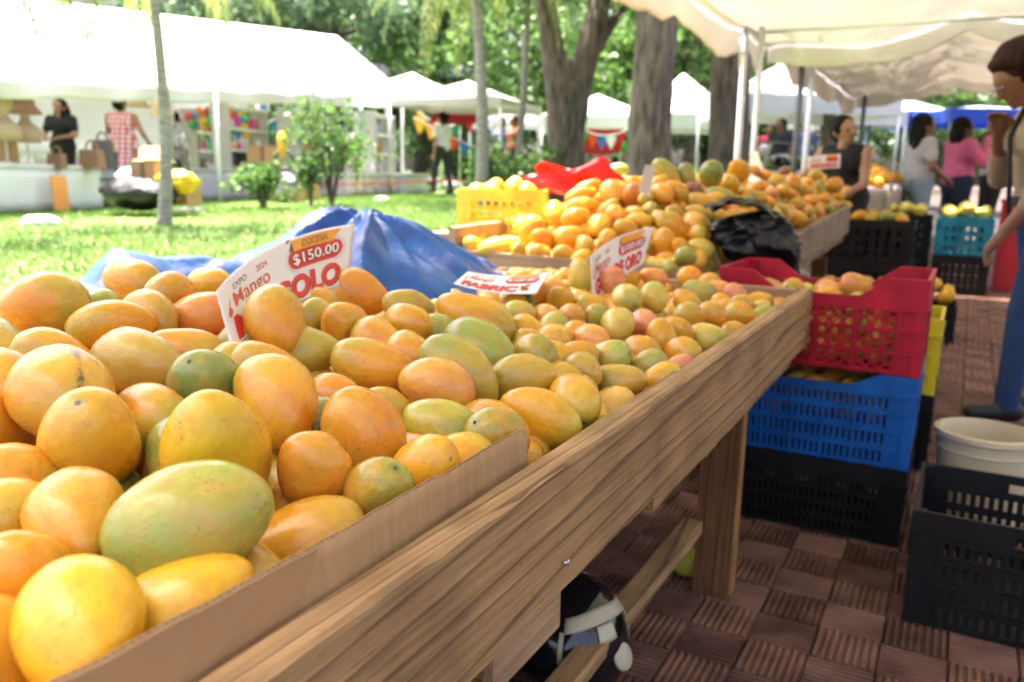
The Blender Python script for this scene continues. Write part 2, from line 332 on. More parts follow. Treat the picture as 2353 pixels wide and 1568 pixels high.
# ------------------------------------------------------------------ wooden stalls
m_wood = wood_mat('stall_wood', (0.45, 0.27, 0.12), (0.09, 0.048, 0.026), 1, 4.0, 1.0)
m_woodx = wood_mat('stall_wood_cross', (0.47, 0.29, 0.15), (0.13, 0.07, 0.04), 0, 6.0, 0.8)
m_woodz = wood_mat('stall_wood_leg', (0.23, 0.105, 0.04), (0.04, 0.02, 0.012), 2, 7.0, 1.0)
m_woodg = wood_mat('grey_wood', (0.36, 0.27, 0.19), (0.13, 0.09, 0.065), 1, 6.0, 0.7)
def board(x0, x1, ya, yb, zb0, zt0, zb1, zt1, nseg=70, chip=0.0025, seed=0.0):
    """a sawn plank along Y with worn, slightly wandering edges; z may change from ya to yb"""
    mb = MB(); bv = 0.004; rings = []
    for i in range(nseg + 1):
        f = i/nseg; y = ya + (yb - ya)*f; b0 = zb0 + (zb1 - zb0)*f; t0 = zt0 + (zt1 - zt0)*f
        e = lambda k: chip*fbm(y*9, k*3.1 + seed, 1.3)
        c = max(0.0, fbm(y*14, seed + 8.7))*chip*1.6
        sec = [(x0 + bv, b0 + e(1)), (x1 - bv, b0 + e(2)), (x1, b0 + bv + e(2)), (x1 + e(3)*0.3, t0 - bv - c), (x1 - bv - c, t0 + e(4)*0.4), (x0 + bv, t0 + e(5)*0.4), (x0, t0 - bv), (x0, b0 + bv)]
        rings.append([(x, y, z) for x, z in sec])
    n = 8; V = [p for r in rings for p in r]
    F = [(i*n + k, (i + 1)*n + k, (i + 1)*n + (k + 1) % n, i*n + (k + 1) % n) for i in range(nseg) for k in range(n)] + [tuple(range(n)), tuple(nseg*n + k for k in range(n - 1, -1, -1))]
    return mb.add(V, F)
XO = -0.40                       # outer face of the nearest stall's front board
t1 = empty('fruit_stall', (0, 0, 0), 0, 'long wooden fruit stall with a thick weathered front board, nearest the camera', 'stall')
fb = board(XO - 0.04, XO, -0.25, 2.695, 0.606, 0.776, 0.627, 0.802, 110, 0.003).build('front_board', m_wood, t1, smooth=True, crease=28)
# nail in the front board
nl = MB(); p = atx(1293, 1297, XO + 0.001); nl.tube([(XO - 0.004, p[1], p[2]), (XO + 0.008, p[1], p[2] + 0.004)], 0.0022, 8); nl.ball((XO + 0.009, p[1], p[2] + 0.0045), (0.002, 0.0045, 0.0045), 8, 5)
nl.build('nail', mat('bright_steel', (0.55, 0.55, 0.56), 0.3, 0.1, metal=1.0), fb, smooth=True)
for (yy, zz) in ((2.62, 0.75), (2.63, 0.68)):
    q = MB(); q.ball((XO + 0.001, yy, zz), (0.003, 0.006, 0.006), 8, 5); q.build('nail', mat('rusty_steel', (0.07, 0.05, 0.045), 0.7, 0.2), fb)
mb = MB(); mb.box((-0.955, 2.675, 0.715), (1.02, 0.036, 0.172)); mb.build('end_board', m_woodx, t1)
board(-1.51, -1.47, -0.25, 2.69, 0.56, 0.80, 0.56, 0.80, 20, 0.002, 5).build('back_board', m_woodg, t1)
for k in range(12):
    y = -0.2 + k*0.241; q = MB(); q.box((-0.955, y + 0.115, 0.588), (1.02, 0.225, 0.022)); q.build('bed_plank', m_woodx, t1)
board(-0.455, -0.4415, 0.78, 0.965, 0.506, 0.60, 0.506, 0.603, 8, 0.003, 2).build('bearer', wood_mat('pale_wood', (0.5, 0.32, 0.17), (0.2, 0.11, 0.06), 1, 5.0, 0.5), t1)
board(-0.49, -0.4555, 0.80, 1.0, 0.49, 0.575, 0.49, 0.575, 8, 0.003, 3).build('bearer', m_wood, t1)
board(-0.462, -0.442, 1.36, 2.66, 0.535, 0.60, 0.56, 0.62, 30, 0.004, 4).build('lower_rail', m_wood, t1)
def leg(parent, x, y, z0, zt, sx=0.105, sy=0.042, m=None):
    q = MB(); q.box((x, y, (z0 + zt)/2), (sx, sy, zt - z0)); return q.build('leg', m or m_woodz, parent)
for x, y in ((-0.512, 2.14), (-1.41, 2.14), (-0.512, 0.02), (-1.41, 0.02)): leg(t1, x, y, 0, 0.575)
q = MB(); q.box((-0.46, 2.14, 0.30), (0.006, 0.044, 0.56)); q.build('lit_leg_edge', wood_mat('lit_leg_wood', (0.46, 0.23, 0.08), (0.2, 0.09, 0.035), 2, 5, 0.5), t1)  # added strip: light on the leg's outer side put into a paler colour
board(-0.60, -0.545, 0.4, 2.115, 0.178, 0.205, 0.178, 0.216, 40, 0.003, 9).build('stretcher', m_wood, t1)
# second stall
t2 = empty('fruit_stall', (0, 0, 0), 0, 'second wooden fruit stall, heaped high, behind the blue tarpaulin', 'stall')
zt2 = lambda y: 0.827 + 0.047*(y - 4.1)
board(-0.84, -0.80, 2.885, 6.88, zt2(2.885) - 0.17, zt2(2.885), zt2(6.88) - 0.21, zt2(6.88), 60, 0.004, 11).build('front_board', m_woodg, t2)
mb = MB(); mb.box((-1.32, 2.9, 0.715), (0.96, 0.03, 0.19)); o = mb.build('end_board', m_woodx, t2); o.rotation_euler = (0, 0.012, 0)
mb = MB(); mb.box((-1.32, 6.86, 0.862), (0.96, 0.03, 0.2)); mb.build('end_board', m_woodx, t2)
board(-1.86, -1.825, 2.86, 6.88, 0.60, 0.925, 0.7, 1.03, 30, 0.003, 12).build('back_board', wood_mat('back_wood', (0.46, 0.30, 0.16), (0.2, 0.12, 0.07), 1, 5, 0.5), t2)
for k in range(16):
    y = 2.92 + k*0.25; q = MB(); q.box((-1.33, y + 0.122, 0.62 + 0.03*k*0.25), (0.98, 0.23, 0.022)); q.build('bed_plank', m_woodg, t2)
board(-0.86, -0.83, 2.95, 6.85, 0.545, 0.585, 0.69, 0.735, 30, 0.004, 14).build('lower_rail', m_wood, t2)
for x in (-0.90, -1.76):
    for y in (3.1, 4.8, 6.25): leg(t2, x, y, floor_z(y), 0.60)
# third stall, cloth-sided
m_sack = mat('grey_sack_cloth', (0.36, 0.31, 0.25), 0.9, 0.15, 8, bump=0.4)
t3 = empty('fruit_stall', (0, 0, 0), 0, 'far fruit stall skirted with grey sacking behind the woman in black', 'stall')
mb = MB(); mb.box((-1.12, 9.7, 0.985), (0.86, 2.8, 0.10)); mb.build('tray', m_woodg, t3)
def skirt(u, v_):
    if u < 0.35: x, y = -1.57 + 0.90*(u/0.35), 8.28
    else: x, y = -0.67, 8.28 + 2.8*((u - 0.35)/0.65)
    wv = 0.03*math.sin(u*60)*(1 - v_)
    return (x + (wv if u >= 0.35 else 0), y - (wv if u < 0.35 else 0), 0.60 + v_*0.46)
mb = MB(); mb.sheet(skirt, 80, 6, 0.006); mb.build('sacking_skirt', m_sack, t3, smooth=True)
for x in (-1.5, -0.75):
    for y in (8.5, 10.9): leg(t3, x, y, floor_z(y), 0.93)
# cardboard wall held behind the front board
m_card = mat('cardboard', (0.42, 0.25, 0.115), 0.85, 0.10, 2.5, bump=0.12, bscale=30, stretch=(40, 40, 3))
cb = empty('cardboard_sheet', (XO - 0.045, 0.3, 0.78), 0, 'torn brown corrugated cardboard sheet standing behind the front board', 'cardboard')
def card(off):
    def fn(u, v_):
        y = 0.255 + 0.625*u; top = 0.826 - 0.005*u + 0.0010*fbm(u*22, 0.3) - (0.004*max(0, math.sin(u*19)))*0.3
        bot = 0.70; z = bot + (top - bot)*v_
        if u > 0.985 and v_ > 0.9: z -= 0.004
        lean = -0.044 - 0.008*(v_) + 0.004*math.sin(u*5) + 0.002*fbm(u*6, v_*2)
        return (XO + lean - off - 0.001, y + 0.004*v_*(1 if u > 0.9 else 0), z)
    return fn
for off in (0.0, 0.0042):
    q = MB(); q.sheet(card(off), 120, 8, 0.0006)
    o = q.build('liner', m_card, smooth=True); o.parent = cb; o.matrix_parent_inverse = Matrix.Translation(cb.location).inverted()
q = MB(); f0, f1 = card(0.0006), card(0.0038); NZ = 190
for k in range(NZ):
    A, B_ = (f0, f1) if k % 2 == 0 else (f1, f0)
    a, b, c, d = A(k/NZ, 0.9), B_((k + 1)/NZ, 0.9), B_((k + 1)/NZ, 0.995), A(k/NZ, 0.995)
    q.add([a, b, c, d], [(0, 1, 2, 3)])
o = q.build('fluting', mat('cardboard_dark', (0.26, 0.16, 0.09), 0.9, 0.1)); o.parent = cb; o.matrix_parent_inverse = Matrix.Translation(cb.location).inverted()
# darker taped patch
q = MB(); q.sheet(lambda u, v_: (lambda P: (P[0] + 0.0010, P[1], P[2]))(card(0)(0.02 + 0.36*u*(0.75 + 0.25*v_), 0.30 + 0.685*v_)), 20, 6, 0.0005)
o = q.build('torn_layer', mat('cardboard_pale', (0.40, 0.23, 0.105), 0.85, 0.08)); o.parent = cb; o.matrix_parent_inverse = Matrix.Translation(cb.location).inverted()
# ------------------------------------------------------------------ mangoes
def mango_material(name='mango_skin', island=False):
    m = bpy.data.materials.new(name); N, L = nodes_of(m); b = N['Principled BSDF']
    def math_(op, a=None, b_=None, c=None):
        k = N.new('ShaderNodeMath'); k.operation = op
        for i, q in enumerate((a, b_, c)):
            if q is None: continue
            if isinstance(q, (int, float)): k.inputs[i].default_value = q
            else: L.new(q, k.inputs[i])
        return k.outputs[0]
    def rng_(v, a, b_, c=0.0, d=1.0):
        k = N.new('ShaderNodeMapRange'); k.inputs[1].default_value = a; k.inputs[2].default_value = b_; k.inputs[3].default_value = c; k.inputs[4].default_value = d; L.new(v, k.inputs[0]); return k.outputs[0]
    def mix_(f, a, b_, mode='MIX'):
        k = N.new('ShaderNodeMix'); k.data_type = 'RGBA'; k.blend_type = mode
        for i, q in ((0, f), (6, a), (7, b_)):
            if isinstance(q, (int, float)): k.inputs[i].default_value = q
            elif isinstance(q, tuple): k.inputs[i].default_value = q
            else: L.new(q, k.inputs[i])
        return k.outputs[2]
    tc = N.new('ShaderNodeTexCoord')
    if island:
        ge = N.new('ShaderNodeNewGeometry'); rnd = ge.outputs['Random Per Island']; vec = tc.outputs['Object']
        rp = N.new('ShaderNodeValToRGB'); e = rp.color_ramp.elements; rp.color_ramp.interpolation = 'LINEAR'
        e[0].color = (0.70, 0.30, 0.04, 1); e[1].color = (0.36, 0.36, 0.08, 1)
        k = e.new(0.45); k.color = (0.74, 0.36, 0.045, 1); k = e.new(0.75); k.color = (0.7, 0.44, 0.08, 1)
        L.new(rnd, rp.inputs[0]); c1 = c2 = rp.outputs[0]; axis = None; sc = 14.0
    else:
        def attr(nm):
            k = N.new('ShaderNodeAttribute'); k.attribute_type = 'OBJECT'; k.attribute_name = nm; return k
        c1 = attr('skin_a').outputs['Color']; c2 = attr('skin_b').outputs['Color']; c3 = attr('blush').outputs['Color']
        oi = N.new('ShaderNodeObjectInfo'); rnd = oi.outputs['Random']
        va = N.new('ShaderNodeVectorMath'); va.operation = 'ADD'
        cx_ = N.new('ShaderNodeCombineXYZ'); s_ = math_('MULTIPLY', rnd, 37.0)
        for i in range(3): L.new(s_, cx_.inputs[i])
        L.new(tc.outputs['Object'], va.inputs[0]); L.new(cx_.outputs[0], va.inputs[1]); vec = va.outputs[0]
        sp = N.new('ShaderNodeSeparateXYZ'); L.new(tc.outputs['Object'], sp.inputs[0]); axis = sp.outputs[2]; sc = 1.0
    def noise_(s, det=3.0, rough=0.55):
        k = N.new('ShaderNodeTexNoise'); k.inputs['Scale'].default_value = s*sc; k.inputs['Detail'].default_value = det; k.inputs['Roughness'].default_value = rough; L.new(vec, k.inputs['Vector']); return k.outputs[0]
    def vor_(s):
        k = N.new('ShaderNodeTexVoronoi'); k.inputs['Scale'].default_value = s*sc; L.new(vec, k.inputs['Vector']); return k.outputs['Distance']
    n1 = noise_(1.7, 3.0)
    col = mix_(rng_(n1, 0.36, 0.64), c1, c2)
    if not island:
        g = math_('ADD', math_('MULTIPLY', axis, 0.9), math_('MULTIPLY', noise_(2.3, 2.0), 1.0))
        col = mix_(rng_(g, 0.52, 0.86, 0, 0.85), col, c3)
    # ochre clouding and fine pale dots
    col = mix_(rng_(noise_(5.0, 5.0, 0.65), 0.48, 0.72, 0, 0.5), col, (0.46, 0.17, 0.015, 1))
    col = mix_(rng_(noise_(3.3, 4.0, 0.6), 0.55, 0.75, 0, 0.4), col, (0.80, 0.47, 0.06, 1))
    col = mix_(rng_(vor_(40.0), 0.2, 0.06, 0, 0.4), col, (0.82, 0.55, 0.10, 1))
    # brown specks gathered in patches, a few dark bruises
    sm = rng_(noise_(2.9, 3.0), 0.50, 0.64)
    spk = math_('MULTIPLY', rng_(vor_(24.0), 0.25, 0.12), sm)
    col = mix_(math_('MULTIPLY', spk, 0.85), col, (0.12, 0.05, 0.02, 1))
    sp2 = math_('MULTIPLY', rng_(vor_(11.0), 0.16, 0.10), rng_(noise_(1.9, 2.0), 0.56, 0.66))
    col = mix_(math_('MULTIPLY', sp2, 0.7), col, (0.10, 0.045, 0.02, 1))
    bru = rng_(noise_(3.1, 5.0, 0.75), 0.67, 0.715)
    col = mix_(math_('MULTIPLY', bru, 0.75), col, (0.05, 0.025, 0.015, 1))
    if not island:
        # stem scar
        st = math_('SQRT', math_('ADD', math_('POWER', sp.outputs[0], 2.0), math_('POWER', sp.outputs[1], 2.0)))
        st = math_('ADD', math_('ADD', st, math_('MULTIPLY', noise_(12.0, 4.0), 0.04)), math_('MULTIPLY', math_('LESS_THAN', axis, 0.2), 9.0))
        col = mix_(rng_(st, 0.17, 0.08, 0, 0.55), col, (0.16, 0.20, 0.04, 1))
        col = mix_(rng_(st, 0.062, 0.05, 0, 0.95), col, (0.045, 0.025, 0.012, 1))
        # long latex stain on some fruit
        sx = N.new('ShaderNodeSeparateXYZ'); L.new(tc.outputs['Object'], sx.inputs[0])
        at_ = N.new('ShaderNodeAttribute'); at_.attribute_type = 'OBJECT'; at_.attribute_name = 'stain'
        band = math_('ABSOLUTE', math_('SUBTRACT', math_('ADD', sx.outputs[0], math_('MULTIPLY', noise_(3.0, 4.0, 0.7), 0.5)), 0.22))
        bm_ = math_('MULTIPLY', math_('MULTIPLY', rng_(band, 0.05, 0.012), rng_(noise_(11.0, 5.0, 0.8), 0.38, 0.55)), at_.outputs['Fac'])
        col = mix_(bm_, col, (0.07, 0.055, 0.03, 1))
    L.new(col, b.inputs['Base Color'])
    L.new(rng_(noise_(5.0, 4.0), 0.3, 0.7, 0.19, 0.36), b.inputs['Roughness'])
    b.inputs['Specular IOR Level'].default_value = 0.5
    b.inputs['Subsurface Weight'].default_value = 0.0
    bp = N.new('ShaderNodeBump'); bp.inputs['Strength'].default_value = 0.06; bp.inputs['Distance'].default_value = 0.05
    L.new(math_('ADD', noise_(4.0, 4.0), math_('MULTIPLY', vor_(50.0), 0.02)), bp.inputs['Height']); L.new(bp.outputs[0], b.inputs['Normal'])
    return m
m_mango = mango_material(); m_heap = mango_material('mango_skin_heap', True)
m_stem = mat('mango_stem', (0.06, 0.04, 0.025), 0.85, 0.3, 30)
def mango_verts(seed, n=28, m=20):
    r = random.Random(seed); a, b_, c = r.uniform(0.07, 0.20), r.uniform(-0.05, 0.015), r.uniform(0.03, 0.10)
    beak, ba = r.uniform(0.015, 0.075), r.uniform(0, 2*PI); sx = r.uniform(0.84, 0.94); V = []
    for i in range(m + 1):
        th = PI*i/m; z = math.cos(th)
        rad = math.sin(th)**0.93*(1 + a*z + b_*math.cos(2*th))
        dip = -0.02*math.exp(-((1 - z)/0.03)**2)
        for k in range(n):
            ph = 2*PI*k/n
            x, y = rad*math.cos(ph), rad*math.sin(ph)*sx
            bk = beak*math.exp(-((z + 0.62)/0.22)**2)*math.exp(-(((ph - ba + PI) % (2*PI) - PI)/0.7)**2)
            q = 1 + bk*2 + 0.055*mnoise.noise(Vector((x*1.4 + seed, y*1.4, z*1.4)))
            V.append((0.5*(x*q + c*2*(0.5 - z*z) + c), 0.5*y*q, 0.5*z*(1 + 0.02*math.cos(ph)*a) + dip*0.5))
    V = np.array(V); xr_ = V[:, 0].max() - V[:, 0].min(); V[:, :2] *= 1.04/xr_; V[:, 2] *= 1.0/(V[:, 2].max() - V[:, 2].min()); V = [tuple(k) for k in V]
    F = [(i*n + k, (i + 1)*n + k, (i + 1)*n + (k + 1) % n, i*n + (k + 1) % n) for i in range(m) for k in range(n)]
    return V, F
MANGO = []
for s_ in range(14):
    q = MB(); q.add(*mango_verts(s_*3 + 1)); me = q.mesh('mango', m_mango, smooth=True)
    bm = bmesh.new(); bm.from_mesh(me); bmesh.ops.remove_doubles(bm, verts=bm.verts, dist=1e-4); bm.to_mesh(me); bm.free(); MANGO.append(me)
for me in MANGO: me.polygons.foreach_set('use_smooth', [True]*len(me.polygons))
MSMALL = []
for s_ in range(6):
    q = MB(); q.add(*mango_verts(s_*5 + 2, 16, 11)); MSMALL.append(q.mesh('mango', m_mango, smooth=True))
q = MB(); q.tube([(0, 0, -0.03), (0.004, 0, 0.012), (0.012, 0, 0.022)], [0.026, 0.022, 0.014], 8); STEM = q.mesh('stem', m_stem, smooth=True)
PAL = {  # skin a, skin b, blush at the stem end, words
 'O': ((0.68, 0.255, 0.014), (0.70, 0.345, 0.022), (0.46, 0.33, 0.04), 'orange'),
 'Y': ((0.74, 0.345, 0.014), (0.72, 0.39, 0.022), (0.60, 0.39, 0.035), 'yellow'),
 'G': ((0.25, 0.29, 0.05), (0.38, 0.35, 0.06), (0.18, 0.26, 0.06), 'green'),
 'G2': ((0.42, 0.35, 0.045), (0.52, 0.38, 0.04), (0.28, 0.29, 0.05), 'yellowish green'),
 'G3': ((0.34, 0.35, 0.06), (0.45, 0.38, 0.06), (0.25, 0.31, 0.065), 'pale green'),
 'M': ((0.58, 0.33, 0.04), (0.48, 0.33, 0.045), (0.31, 0.26, 0.035), 'olive'),
 'OG': ((0.71, 0.28, 0.02), (0.66, 0.34, 0.03), (0.27, 0.28, 0.035), 'orange and green'),
 'P': ((0.72, 0.29, 0.05), (0.70, 0.34, 0.06), (0.68, 0.21, 0.06), 'peach'),
 'R': ((0.72, 0.30, 0.09), (0.66, 0.20, 0.10), (0.62, 0.13, 0.06), 'reddish'),
 'YG': ((0.64, 0.43, 0.07), (0.56, 0.43, 0.07), (0.35, 0.39, 0.06), 'yellow-green'),
 'U': ((0.20, 0.055, 0.07), (0.26, 0.10, 0.08), (0.22, 0.2, 0.06), 'purple'),
}
def surf_hit(px, py, zf, lo=0.3, hi=14.0):
    d = ray(px, py)
    ts = np.linspace(lo, hi, 600); P = CAM + ts[:, None]*d; below = P[:, 2] < np.array([zf(x, y) for x, y in P[:, :2]])
    if not below.any(): return None
    i = int(np.argmax(below)); a, b_ = ts[max(i - 1, 0)], ts[i]
    for _ in range(25):
        c = (a + b_)/2; p = CAM + c*d
        if p[2] > zf(p[0], p[1]): a = c
        else: b_ = c
    return a
def place(lst, zf, minw, maxw, clampx=None, ratio=1.36, sink=0.0):
    out = []
    for row in lst:
        px, py, Lp, Wp, g, ty = row[:6]; lab = row[6] if len(row) > 6 else None
        t = surf_hit(px, py, zf)
        if t is None: continue
        cosa = (RW.T @ ray(px, py))[2]; W = Wp*t*cosa/FPX; L_ = Lp*t*cosa/FPX; hid = False
        if W < minw:
            Wn = minw*random.uniform(1.0, 1.12); py += (Wn - W)*FPX/(t*cosa)*(0.42 if W > 0.45*minw else 0.15); L_ = max(L_*1.1, Wn*1.2); W = Wn; hid = True
            t = (surf_hit(px, py, zf) or t) + sink*(1.0 if Wp*t*cosa/FPX > 0.45*minw else 2.0)
        if W > maxw: L_ *= maxw/W*1.0; t *= maxw/W; W = maxw
        w_ = ray(px, py); r = RW[:, 0] - w_*(RW[:, 0] @ w_); r /= np.linalg.norm(r); dn = np.cross(w_, r)
        q = L_/W; rr = max(ratio*random.uniform(0.94, 1.06), q)
        cp = math.sqrt(max(0.0, (q*q - 1)/(rr*rr - 1))) if q > 1.02 else 0.15
        cp = min(cp, 1.0); sp = math.sqrt(1 - cp*cp); ga = math.radians(g)
        ax = cp*(math.cos(ga)*r + math.sin(ga)*dn) + sp*w_*random.choice((-1, 1))*1.0
        ax /= np.linalg.norm(ax); ax *= random.choice((1, -1))
        if clampx is not None:
            t0_ = t
            for _ in range(60):
                p = CAM + t*w_
                hx = math.sqrt((rr*W*ax[0])**2 + (W*W)*(1 - ax[0]**2))/2
                if p[0] + hx*1.02 < clampx(p[1]): break
                t += 0.004; W = W*t/(t - 0.004)
        out.append(dict(c=CAM + t*w_, d=ax, L=rr*W, W=W, ty=ty, lab=lab, ray=w_, px=px, py=py, hid=hid))
    return out
def relax(items, it=40, drift=0.02):
    n = len(items)
    if n < 2: return
    C0 = np.array([i['c'] for i in items]); Cc = C0.copy(); D = np.array([i['d'] for i in items]); Ls = np.array([i['L'] for i in items]); Ws = np.array([i['W'] for i in items]); Rv = np.array([i['ray'] for i in items]); wt = np.where([i['hid'] for i in items], 1.0, 0.12); wt3 = np.repeat(wt, 3); share = wt3[:, None]/(wt3[:, None] + wt3[None])
    off = np.stack([-(Ls - Ws)/2*1.05, np.zeros(n), (Ls - Ws)/2*1.05], 1); rad = np.stack([Ws*0.44, Ws*0.475, Ws*0.44], 1)
    for k in range(it):
        Sp = Cc[:, None, :] + off[:, :, None]*D[:, None, :]
        A = Sp.reshape(-1, 3); r = rad.reshape(-1); own = np.repeat(np.arange(n), 3)
        df = A[:, None] - A[None]; dist = np.linalg.norm(df, axis=2) + 1e-9; ov = (r[:, None] + r[None]) - dist
        ov[own[:, None] == own[None]] = 0; ov = np.clip(ov, 0, None)
        push = (df/dist[..., None]*(ov*share)[..., None]*0.5).sum(1); mv = np.zeros((n, 3)); np.add.at(mv, own, push)
        mv = np.clip(mv, -0.006, 0.006)
        al = (mv*Rv).sum(1, keepdims=True)*Rv; Cc += al + 0.55*(mv - al)
        dv = Cc - C0; al = (dv*Rv).sum(1, keepdims=True)*Rv; pe = dv - al
        pn = np.linalg.norm(pe, axis=1, keepdims=True) + 1e-9; pe *= np.minimum(1, drift*Ws[:, None]/0.09/pn)
        an = np.linalg.norm(al, axis=1, keepdims=True) + 1e-9; al *= np.minimum(1, 0.05/an)
        Cc = C0 + al + pe
    for i, c in zip(items, Cc): i['c'] = c
def facing_quat(d, view, roll):
    z = Vector(d).normalized(); x = z.cross(Vector(view)); x = x.normalized() if x.length > 0.05 else z.orthogonal().normalized(); x = x if roll > 0 else -x
    y = z.cross(x); return Matrix((x, y, z)).transposed().to_quaternion() @ Quaternion((0, 0, 1), 0.35*roll)
def axis_quat(d, roll):
    return Vector(d).to_track_quat('Z', 'Y') @ Quaternion((0, 0, 1), roll)
KIND_GROUP = {}
def spawn(it, label, group, meshes, cat='mango', stain=0.0, stem=False):
    o = bpy.data.objects.new('mango', random.choice(meshes)); COL.objects.link(o)
    o.rotation_mode = 'QUATERNION'; o.rotation_quaternion = facing_quat(it['d'], it['ray'], random.uniform(0.3, 1.0)*random.choice((-1, 1))) if 'ray' in it else axis_quat(it['d'], random.uniform(0, 2*PI)); o.location = tuple(it['c'])
    o.scale = (it['W'], it['W'], it['L'])
    a, b_, c, _ = PAL[it['ty']]
    j = lambda col: tuple(float(np.clip(k*f, 0, 1)) for k, f in zip(col, (random.uniform(0.9, 1.08), random.uniform(0.86, 1.12), random.uniform(0.8, 1.2))))
    o['skin_a'] = j(a); o['skin_b'] = j(b_); o['blush'] = j(c); o['stain'] = float(stain)
    tag(o, label, cat, group)
    if stem:
        s_ = bpy.data.objects.new('stem', STEM); COL.objects.link(s_); s_.parent = o; s_.location = (0, 0, 0.485); s_.scale = (1.25, 1.25, 1.0)
    return o
ORD = ['first', 'second', 'third', 'fourth', 'fifth', 'sixth', 'seventh', 'eighth', 'ninth', 'tenth', 'eleventh', 'twelfth', 'thirteenth', 'fourteenth', 'fifteenth', 'sixteenth', 'seventeenth', 'eighteenth', 'nineteenth', 'twentieth']
def ordinal(k): return ORD[k] if k < 20 else '%dth' % (k + 1)
def spawn_pile(items, where, group, meshes, bands=('top', 'middle', 'lower part')):
    ys_ = sorted(i['py'] for i in items); nb = len(bands)
    cuts = [ys_[int(len(ys_)*k/nb)] for k in range(1, nb)]
    buckets = {}
    for i in items:
        b_ = sum(i['py'] >= c for c in cuts); i['b'] = b_; buckets.setdefault((b_, PAL[i['ty']][3]), []).append(i)
    for (b_, colr), lst in buckets.items():
        lst.sort(key=lambda i: i['px'])
        for k, i in enumerate(lst):
            lab = i['lab'] or (('%s mango, %s of %s' % (colr, bands[b_], where)) if len(lst) == 1 else '%s %s mango from left, %s of %s' % (ordinal(k), colr, bands[b_], where))
            spawn(i, lab, group, meshes)
def heap(name, label, zf, xr, yr, depth, W, layers=2, ratio=1.3, step=0.95, keep=None):
    """the fruit underneath, hidden but for glimpses between the upper ones"""
    base_v, base_f = mango_verts(3, 12, 8); base_v = np.array(base_v); Vs = []; Fs = []; o = 0
    for l_ in range(layers):
        y = yr[0]
        while y < yr[1]:
            x = xr[0]
            while x < xr[1]:
                cx_, cy_ = x + random.uniform(-1, 1)*W*0.25, y + random.uniform(-1, 1)*W*0.25
                if keep is None or keep(cx_, cy_):
                    w_ = W*random.uniform(0.85, 1.1); c = np.array([cx_, cy_, zf(cx_, cy_) - depth - l_*W*0.8 + random.uniform(-1, 1)*0.008])
                    R3 = np.array(axis_quat((random.gauss(0, 1), random.gauss(0, 1), random.gauss(0, 0.5)), random.random()*6).to_matrix())
                    Vs.append((base_v*np.array([w_, w_, w_*ratio])) @ R3.T + c); Fs += [tuple(k + o for k in q) for q in base_f]; o += len(base_v)
                x += W*step*1.12
            y += W*step
    me = numpy_mesh(name, np.concatenate(Vs), np.array(Fs), m_heap, True)
    return tag(mk(name, me), label, 'mangoes', kind='stuff')
# ---- nearest stall, large mangoes (pixel outline of each fruit, then its resting place on the heap)
k5 = lambda r: (0.336*r[0], 514.7 + 0.336*r[1], 0.336*r[2], 0.336*r[3]) + tuple(r[4:])
k6 = lambda r: (735.3 + 0.336*r[0], 514.7 + 0.336*r[1], 0.336*r[2], 0.336*r[3]) + tuple(r[4:])
kr = lambda r: (1562.4 + 0.336*r[0], 514.7 + 0.336*r[1], 0.336*r[2], 0.336*r[3]) + tuple(r[4:])
ks = lambda r: (1011 + 0.336*r[0], 312.5 + 0.336*r[1], 0.336*r[2], 0.336*r[3]) + tuple(r[4:])
k4 = lambda r: (1562.4 + 0.336*r[0], 0.336*r[1], 0.336*r[2], 0.336*r[3]) + tuple(r[4:])
A5 = [(320,600,590,465,-18,'O','big tan-orange mango highest at the far left, against the blue tarpaulin'),(905,412,400,300,25,'O','orange mango with a green smudge outlined against the lawn'),(790,675,520,310,-8,'O','bright orange mango with dark blotches right of the highest left one'),(1065,620,310,270,30,'M','olive mango between two orange ones left of the price sign'),(1345,595,420,290,-8,'P','peach-orange mango with black speckles touching the left edge of the price sign'),(1205,470,240,150,0,'O','small patch of orange mango behind the speckled one'),(1440,410,290,210,-20,'Y','yellow mango at the back behind the sign top left corner'),(1225,520,150,110,0,'G','greyish green mango tucked behind the speckled peach one'),(640,580,150,110,0,'G','sliver of green mango behind the highest left mango'),(30,810,330,270,70,'M','olive mango cut by the left edge of the picture'),(-20,1040,330,220,70,'O','orange mango cut by the left edge, under the olive one'),(415,930,560,360,25,'O','orange mango behind the black-streaked one'),(378,1175,720,640,75,'O','large orange mango with a long black streak down its side'),(935,975,620,480,10,'M','big olive-orange mango with a white fleck in the left of the heap'),(1335,845,500,270,12,'O','long orange mango lying under the price sign left half'),(1400,1125,560,480,60,'G','rounded green mango between the olive-orange and the freckled ones'),(1915,660,500,385,75,'O','upright orange mango standing in front of the price sign'),(2030,845,530,325,8,'G2','yellowish green mango lying below the one in front of the sign'),(1905,1030,590,370,25,'O','orange mango with a black end under the yellowish green one'),(1930,1240,660,500,62,'O','tall orange mango freckled brown in the middle of the heap'),(1180,1460,380,260,100,'G','grey-green mango squeezed between two round yellow ones'),(1630,930,160,140,0,'O','deep orange mango hidden below the sign corner'),(1690,830,200,160,0,'M','shaded olive mango under the bottom of the price sign'),(2150,510,260,150,-10,'O','orange mango seen under the right half of the sign'),(2150,610,220,170,0,'M','dull olive mango right of the upright one'),(1030,1270,280,220,30,'O','dark orange mango in the gap under the olive-orange one'),(2210,1280,160,130,0,'G','bit of green mango behind the tall freckled one')]
